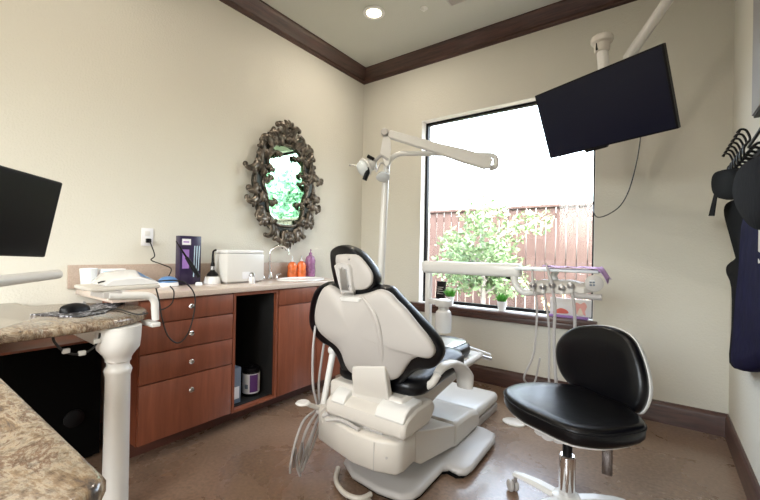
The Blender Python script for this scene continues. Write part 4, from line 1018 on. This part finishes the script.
# mechanism, levers
me_ = MB(); me_.box((SXc-.07, SYc-.07, sz-.105), (SXc+.07, SYc+.07, sz-.076), .006); me_.build('mechanism', 'plastic_gray', stl)
for px, py in ((539, 433), (547, 438), (558, 441)):
    p = at(px, py, Z=sz-.092); MB().tube([Vector((SXc, SYc, sz-.092)), p.lerp(Vector((SXc, SYc, p.z)), .3), p], [.010, .016, .022], n=10, flat=.5, up=(0, 0, 1)).build('lever', 'plastic_gray', stl)
tl0, tl1 = at(607, 440, Z=sz-.09), None
tl1 = tl0+Vector((0, 0, -.12))
MB().tube([Vector((SXc, SYc, sz-.092)), tl0+Vector((0, 0, .0))], [.008, .008], n=8, smooth=False).box(tl0+Vector((-.016, -.008, -.135)), tl0+Vector((.020, .008, .008)), .003).build('tilt_lever', 'dark_metal', stl)
MB().lathe([(.032, .10), (.034, .105), (.034, .265), (.028, .27)], (SXc, SYc, 0), n=28).build('column_sleeve', 'chrome', stl)
MB().lathe([(.020, .2701), (.0205, .33), (.018, .331), (.018, sz-.106)], (SXc, SYc, 0), n=24).build('gas_piston', 'black_plastic', stl)
MB().lathe([(.05, .065), (.062, .07), (.06, .09), (.04, .0999), (0, .0999)], (SXc, SYc, 0), n=28).build('hub', 'plastic_white', stl)
for k in range(5):
    a = math.radians(172+72*k); dv_ = Vector((math.cos(a), math.sin(a), 0)); sd_ = Vector((-dv_.y, dv_.x, 0)); o0 = Vector((SXc, SYc, 0))
    rg = []
    for r_, w_, zl_, zh in ((.05, .032, .068, .092), (.12, .030, .078, .10), (.2, .024, .082, .10), (.245, .018, .078, .094)):
        c_ = o0+dv_*r_; rg.append([c_+sd_*w_+Vector((0, 0, zl_)), c_-sd_*w_+Vector((0, 0, zl_)), c_-sd_*w_*.7+Vector((0, 0, zh)), c_+sd_*w_*.7+Vector((0, 0, zh))])
    lg = MB(); lg.rings(rg); lgo = lg.build('leg', 'plastic_white', stl, bevel=.004)
    w_ = o0+dv_*.235
    MB().cyl(w_+Vector((0, 0, .045)), w_+Vector((0, 0, .0777)), .008, 10).build('caster_stem', 'brushed', lgo)
    an = sd_*.8+dv_*.6; cw = MB()
    for s_ in (-1, 1): cw.lathe([(.001, -.009), (.022, -.009), (.027, -.005), (.027, .005), (.022, .009), (.001, .009)], w_+dv_*.012+Vector((0, 0, .0272))+an*s_*.013, axis=an, n=20)
    cw.build('caster', 'plastic_gray', lgo)

# ------------------------------------------------------------------ television
tTR, tTL, tBR, tBL = at(663, 43, d=1.82), at(534.5, 96, d=2.44), at(679, 128.5, d=1.84), at(553, 157, d=2.46)
ut = (tTL-tTR); Wt = ut.length; ut.normalize(); tBR = onplane(678.5, 128.5, tTR, ut); vt_ = (tBR-tTR); vt_ = vt_-vt_.dot(ut)*ut; Ht = vt_.length; vt_.normalize()
nt_ = ut.cross(vt_); nt_ = nt_ if nt_.dot(CAM-tTR) > 0 else -nt_
tcen = tTR+ut*Wt/2+vt_*Ht/2
tv = thing('television', 'black flat television tilted down from a white ceiling arm by the window', 'television', tcen+vt_*Ht/2)
slabp(tTR, ut, vt_, nt_, Wt, Ht, -.032, 0, .003, 'housing', 'black_plastic', tv)
slabp(tTR, ut, vt_, nt_, Wt, Ht, .0003, .0012, 0, 'screen', 'tv_screen', tv, .009)
bo3 = MB(); c_ = tTR+ut*Wt*.60+vt_*Ht
bo3.pillow([c_+ut*.06, c_-ut*.08, c_-ut*.07+vt_*.012, c_+ut*.05+vt_*.016], nt_, [(1, -.03), (1, -.01)]); bo3.build('sensor_bar', 'black_plastic', tv)
vp_ = tcen-nt_*.034
MB().pillow([vp_+ut*.11+vt_*.11, vp_-ut*.11+vt_*.11, vp_-ut*.11-vt_*.11, vp_+ut*.11-vt_*.11], nt_, [(1, -.012), (1, .0015)]).build('mount_plate', 'brushed', tv)
# arm: elbow + ceiling tube
ta = thing('ceiling_mount', 'white jointed ceiling arm holding the television', 'mount', tcen+Vector((0, 0, .4)))
k0 = vp_-nt_*.06
el = at(602, 42, d=(k0-CAM).dot(F_)+.02)
nk = vp_-nt_*.013
MB().tube([nk, k0, k0.lerp(el, .5), el-Vector((0, 0, .03))], [.024, .03, .03, .03], n=12).build('lower_arm', 'plastic_white', ta)
MB().lathe([(.034, -.06), (.040, -.05), (.042, -.015), (.056, -.005), (.06, .01), (.055, .028), (.035, .042), (0, .046)], el, n=24).build('knuckle', 'plastic_cream', ta)
MB().box(el+Vector((-.028, -.036, -.055)), el+Vector((.014, -.02, -.012)), .004).build('hinge_pin', 'black_plastic', ta)
dEl = (k0-CAM).dot(F_)
c0_ = at(628, 58, d=dEl-.02); c1_ = at(672, -6, d=dEl-.12); dr_ = (c1_-c0_).normalized(); c2_ = c1_+dr_*((ZC-.012-c1_.z)/dr_.z)
MB().tube([nk+Vector((0, 0, .02)), c0_-Vector((0, 0, .03)), c0_, c0_.lerp(c2_, .5), c2_], [.02, .024, .029, .029, .029], n=14, smooth=False).build('ceiling_tube', 'plastic_white', ta)
MB().lathe([(.07, 0), (.07, .008), (.05, .0115), (0, .0115)], (c2_.x, c2_.y, ZC-.012), n=24).build('ceiling_flange', 'plastic_white', ta)
# tv cable
cb_ = [tcen-nt_*.02+vt_*(Ht/2-.03)-ut*.18]+[at(x, y, d=2.35+.25*i/6) for i, (x, y) in enumerate(((640, 142), (636, 165), (629, 190), (620, 206), (607, 215), (597, 217), (593.5, 211)))]
cb_.append(at(593, 205, Y=YB-.02))
tag(MB().tube(cb_, .0035, n=8).build('television_cable', 'cable'), 'thin black cable hanging in a curve from television to the window edge', 'cord')
# small hanging thing under the TV: webcam bulb
wq = tcen+vt_*(Ht/2+.005)+ut*Wt*.28
# ------------------------------------------------------------------ window sill things
SZ = WZ0+.0005
def pot(px, label):
    p = at(px, 300, Y=YB+.03); q = (p.x, YB+.03, SZ)
    t = thing('potted_plant', label, 'plant', q, 'potted grass plants on the window sill')
    MB().lathe([(.028, 0), (.031, .003), (.041, .07), (.043, .078), (.038, .078), (.036, .066), (0, .066)], q, n=24).build('pot', 'pot', t)
    MB().lathe([(.0355, .0662), (.034, .07), (0, .071)], q, n=18).build('soil', 'soil', t)
    g = MB()
    for i in range(260):
        a = random.random()*2*PI; r = .033*math.sqrt(random.random()); b0 = Vector((q[0]+r*math.cos(a), q[1]+r*math.sin(a), SZ+.069))
        h = random.uniform(.045, .085); ln = Vector((math.cos(a)*r*.9+random.gauss(0, .010), math.sin(a)*r*.9+random.gauss(0, .010), h)); s = Vector((-math.sin(a*3), math.cos(a*3), 0))*.0022
        m_ = b0+ln*.55+Vector((0, 0, .008)); g.quad(b0-s, b0+s, m_+s*.8, m_-s*.8); g.quad(m_-s*.8, m_+s*.8, b0+ln+s*.1, b0+ln-s*.1)
    g.build('grass', 'grass_blade', t)
pot(450, 'small white pot of bright green grass on the sill beside the black frame')
pot(502, 'small white pot of green grass on the sill, nearer the middle of the window')
pa = at(442, 290, Y=YB+.06)
bf = thing('framed_card', 'black framed card standing at the left end of the window sill', 'picture', (pa.x, YB+.06, SZ))
tl_ = Matrix.Rotation(math.radians(-8), 3, 'X')
MB().box((pa.x-.062, YB+.055, SZ+.002), (pa.x+.035, YB+.07, SZ+.215), .003, rot=tl_).build('frame', 'black_plastic', bf)
cc = MB()
for i, (u0_, u1_, w0_, w1_) in enumerate(((-.03, .03, .155, .16), (-.035, .02, .135, .142), (-.035, .035, .115, .12), (-.02, .03, .06, .095), (-.035, -.01, .04, .10), (0, .03, .03, .045))):
    cc.box((pa.x-.012+u0_, YB+.0525-.02*(w0_-.095)*0, SZ+w0_), (pa.x-.012+u1_, YB+.0535, SZ+w1_))
cc.build('print', 'plastic_gray', bf)
# tooth model block
y_ = YB+.0; m0, m1 = at(549, 318, Y=y_).x, at(591, 318, Y=y_).x
tm = thing('tooth_display', 'dental display card with red tooth pictures and a purple base on the sill', 'display', ((m0+m1)/2, y_, SZ))
MB().box((m0, y_-.02, SZ), (m1-.02, y_+.03, SZ+.018), .003).build('base', 'violet', tm)
MB().box((m0+.005, y_+.005, SZ+.0182), (m1, y_+.02, SZ+.15), .002).build('card', 'label_white', tm)
def blob(ptsn, m, name, off):
    b_ = MB(); P_ = smooth_pts([Vector((m0+u*(m1-m0), y_+.0045-off, SZ+v)) for u, v in ptsn], 4, closed=True); b_.pillow(P_, (0, -1, 0), [(1, 0), (.95, .002), (.02, .003)]); b_.build(name, m, tm)
blob([(.10, .03), (.15, .05), (.28, .07), (.42, .06), (.47, .035), (.3, .028)], 'tooth_red', 'gum_picture', 0)
blob([(.60, .10), (.66, .125), (.75, .115), (.84, .13), (.90, .10), (.86, .06), (.88, .03), (.80, .04), (.75, .07), (.69, .04), (.62, .03), (.64, .06)], 'tooth_pink', 'tooth_picture', 0)
blob([(.68, .035), (.75, .085), (.82, .035), (.75, .025)], 'ivory', 'pulp_picture', .0032)

# ------------------------------------------------------------------ right wall: hook rack, apron, hats
rk = thing('coat_rack', 'black metal coat rack with a row of curled hooks on the right wall', 'coat rack', (XR, 2.5, 1.6))
rz = 1.63
MB().box((XR-.012, 2.16, rz-.03), (XR-.0005, 2.86, rz+.03), .003).build('rail', 'black_plastic', rk)
for k in range(7):
    y = 2.78-k*.082
    MB().tube([(XR-.012, y, rz-.01), (XR-.04, y, rz-.045), (XR-.075, y, rz-.035), (XR-.078, y, rz+.01), (XR-.06, y, rz+.04), (XR-.072, y, rz+.080), (XR-.090, y, rz+.088), (XR-.100, y, rz+.074)], [.006, .0055, .005, .005, .0048, .0048, .005, .0075], n=8).tube([(XR-.014, y, rz+.012), (XR-.035, y, rz+.02), (XR-.06, y, rz-.005)], .006, n=6).build('hook', 'black_plastic', rk)
# lead apron, folded cloth hanging from the rack
ap_ = thing('lead_apron', 'navy blue lead apron hanging from the coat rack on the right wall', 'apron', (XR-.06, 2.30, .68))
def hang(pxs, X, name, m, prof):
    o_ = smooth_pts([at(x, y, X=X) for x, y in pxs], 3, closed=True)
    return MB().pillow(o_, (-1, 0, 0), prof).build(name, m, ap_, sharp=70)
hang([(731, 200), (724, 206), (724.5, 218), (730, 230), (737, 240), (737, 256), (727, 265), (726, 273), (731, 288), (731, 330), (729, 364), (742, 369), (770, 364), (790, 290), (785, 215), (760, 198)], XR-.075, 'lining', 'black_matte', [(.97, -.055), (1, -.045), (1, -.01), (.98, 0), (.5, 0), (.02, 0)])
hang([(742, 216), (739, 240), (738, 262), (734, 300), (731, 340), (729.5, 363), (736, 369.5), (746, 370), (762, 366), (785, 362), (795, 290), (785, 215), (760, 205)], XR-.095, 'drape', 'navy', [(.96, -.05), (1, -.04), (1, -.012), (.97, -.003), (.8, .004), (.7, 0), (.55, .006), (.4, .002), (.02, .004)])
# black cap-like collar hung on the rack
co = thing('thyroid_collar', 'black padded collar with a dangling strap hanging on the coat rack', 'collar', (XR-.12, 2.62, 1.40))
cp = [at(x, y, X=XR-.115) for x, y in ((718, 176), (722, 171), (730, 169), (741, 170), (745, 178), (745, 192), (738, 199), (726, 199), (719, 193), (717, 184))]
MB().pillow(smooth_pts(cp, 3, closed=True), (-1, 0, 0), [(.9, -.05), (1, -.03), (1, .01), (.92, .028), (.5, .034), (.02, .034)]).build('pad', 'black_matte', co, sharp=70)
st0 = at(717, 192, X=XR-.13); MB().pillow([at(x, y, X=XR-.13) for x, y in ((714.5, 193), (717.5, 193), (714.2, 216), (708.8, 216))], (-1, 0, 0), [(1, -.002), (1, .002)]).build('strap', 'charcoal_cloth', co)
hpx = [(752, 158), (742, 166), (736, 178), (734, 193), (738, 207), (745, 219), (753, 228), (762, 232), (775, 225), (782, 200), (778, 170), (765, 154)]
ht = smooth_pts([at(x, y, X=XR-.20) for x, y in hpx], 3, closed=True)
hh_ = thing('hanging_bag', 'charcoal grey rounded bag hanging on the coat rack in front of the apron', 'bag', (XR-.19, 2.1, 1.28))
MB().pillow(ht, (-1, 0, 0), [(.9, -.05), (1, -.035), (1, -.01), (.93, .006), (.5, .012), (.02, .012)]).build('body', 'charcoal_cloth', hh_, sharp=70)
tt_ = at(760, 158, X=XR-.20); MB().tube([tt_+Vector((.03, 0, -.01)), Vector((XR-.10, tt_.y+.02, rz-.02)), Vector((XR-.068, 2.254, rz+.0))], .006, n=6).build('loop', 'black_plastic', hh_)
# grey framed panel high on the right wall
gp = thing('wall_panel', 'grey panel hung high on the right wall at the right edge of the photo', 'panel', (XR-.03, 1.9, 1.75))
e_ = at(752, 80, X=XR-.05); zb_ = at(757, 108, X=XR-.05).z
MB().box((XR-.05, 1.55, zb_), (XR-.001, e_.y, 2.75), .003).build('panel', 'panel_gray', gp)
MB().box((XR-.045, 1.56, zb_-.012), (XR-.001, e_.y-.01, zb_-.0005), .002).build('bottom_edge', 'black_plastic', gp)
wq_ = at(756.5, 250, X=XR-.10)
wh = thing('wall_dispenser', 'white dispenser on the right wall beside the navy apron', 'dispenser', (XR-.05, wq_.y-.12, 1.02))
zz0, zz1 = at(758, 284, X=XR-.10).z, at(758, 200, X=XR-.10).z
MB().box((XR-.10, 1.74, zz0+.06), (XR-.001, wq_.y-.015, zz1), .012).build('body', 'plastic_white', wh)
MB().box((XR-.085, 1.75, zz0), (XR-.001, wq_.y-.02, zz0+.0595), .012).build('lower_cover', 'clear_plastic', wh)

# ------------------------------------------------------------------ light
W = bpy.data.worlds.new('World'); bpy.context.scene.world = W; W.use_nodes = True; nt = W.node_tree
bg = nt.nodes['Background']; sky = nt.nodes.new('ShaderNodeTexSky'); sky.sky_type = 'NISHITA'; sky.sun_disc = False
sky.sun_elevation = math.radians(55); sky.sun_rotation = math.radians(140); sky.dust_density = 6; sky.air_density = 1; sky.ozone_density = .6
hs_ = nt.nodes.new('ShaderNodeHueSaturation'); hs_.inputs['Saturation'].default_value = .5
nt.links.new(sky.outputs[0], hs_.inputs['Color']); nt.links.new(hs_.outputs[0], bg.inputs[0]); bg.inputs[1].default_value = 2.0
def portal(x0, x1, z0, z1, y, sgn):
    l = bpy.data.lights.new('window_portal', 'AREA'); l.shape = 'RECTANGLE'; l.size = x1-x0; l.size_y = z1-z0; l.cycles.is_portal = True
    o = bpy.data.objects.new('window_portal', l); C.objects.link(o); o.location = ((x0+x1)/2, y, (z0+z1)/2); o.rotation_euler = Vector((0, -sgn, 0)).to_track_quat('-Z', 'Z').to_euler()
portal(WX0, WX1, WZ0, WZ1, YB+TH+.005, 1); portal(a0, a1, z0, z1, YR-TH-.005, -1)

vs = bpy.context.scene.view_settings; vs.view_transform = 'Standard'; vs.look = 'None'; vs.gamma = 1; vs.exposure = .9; vs.use_curve_mapping = False
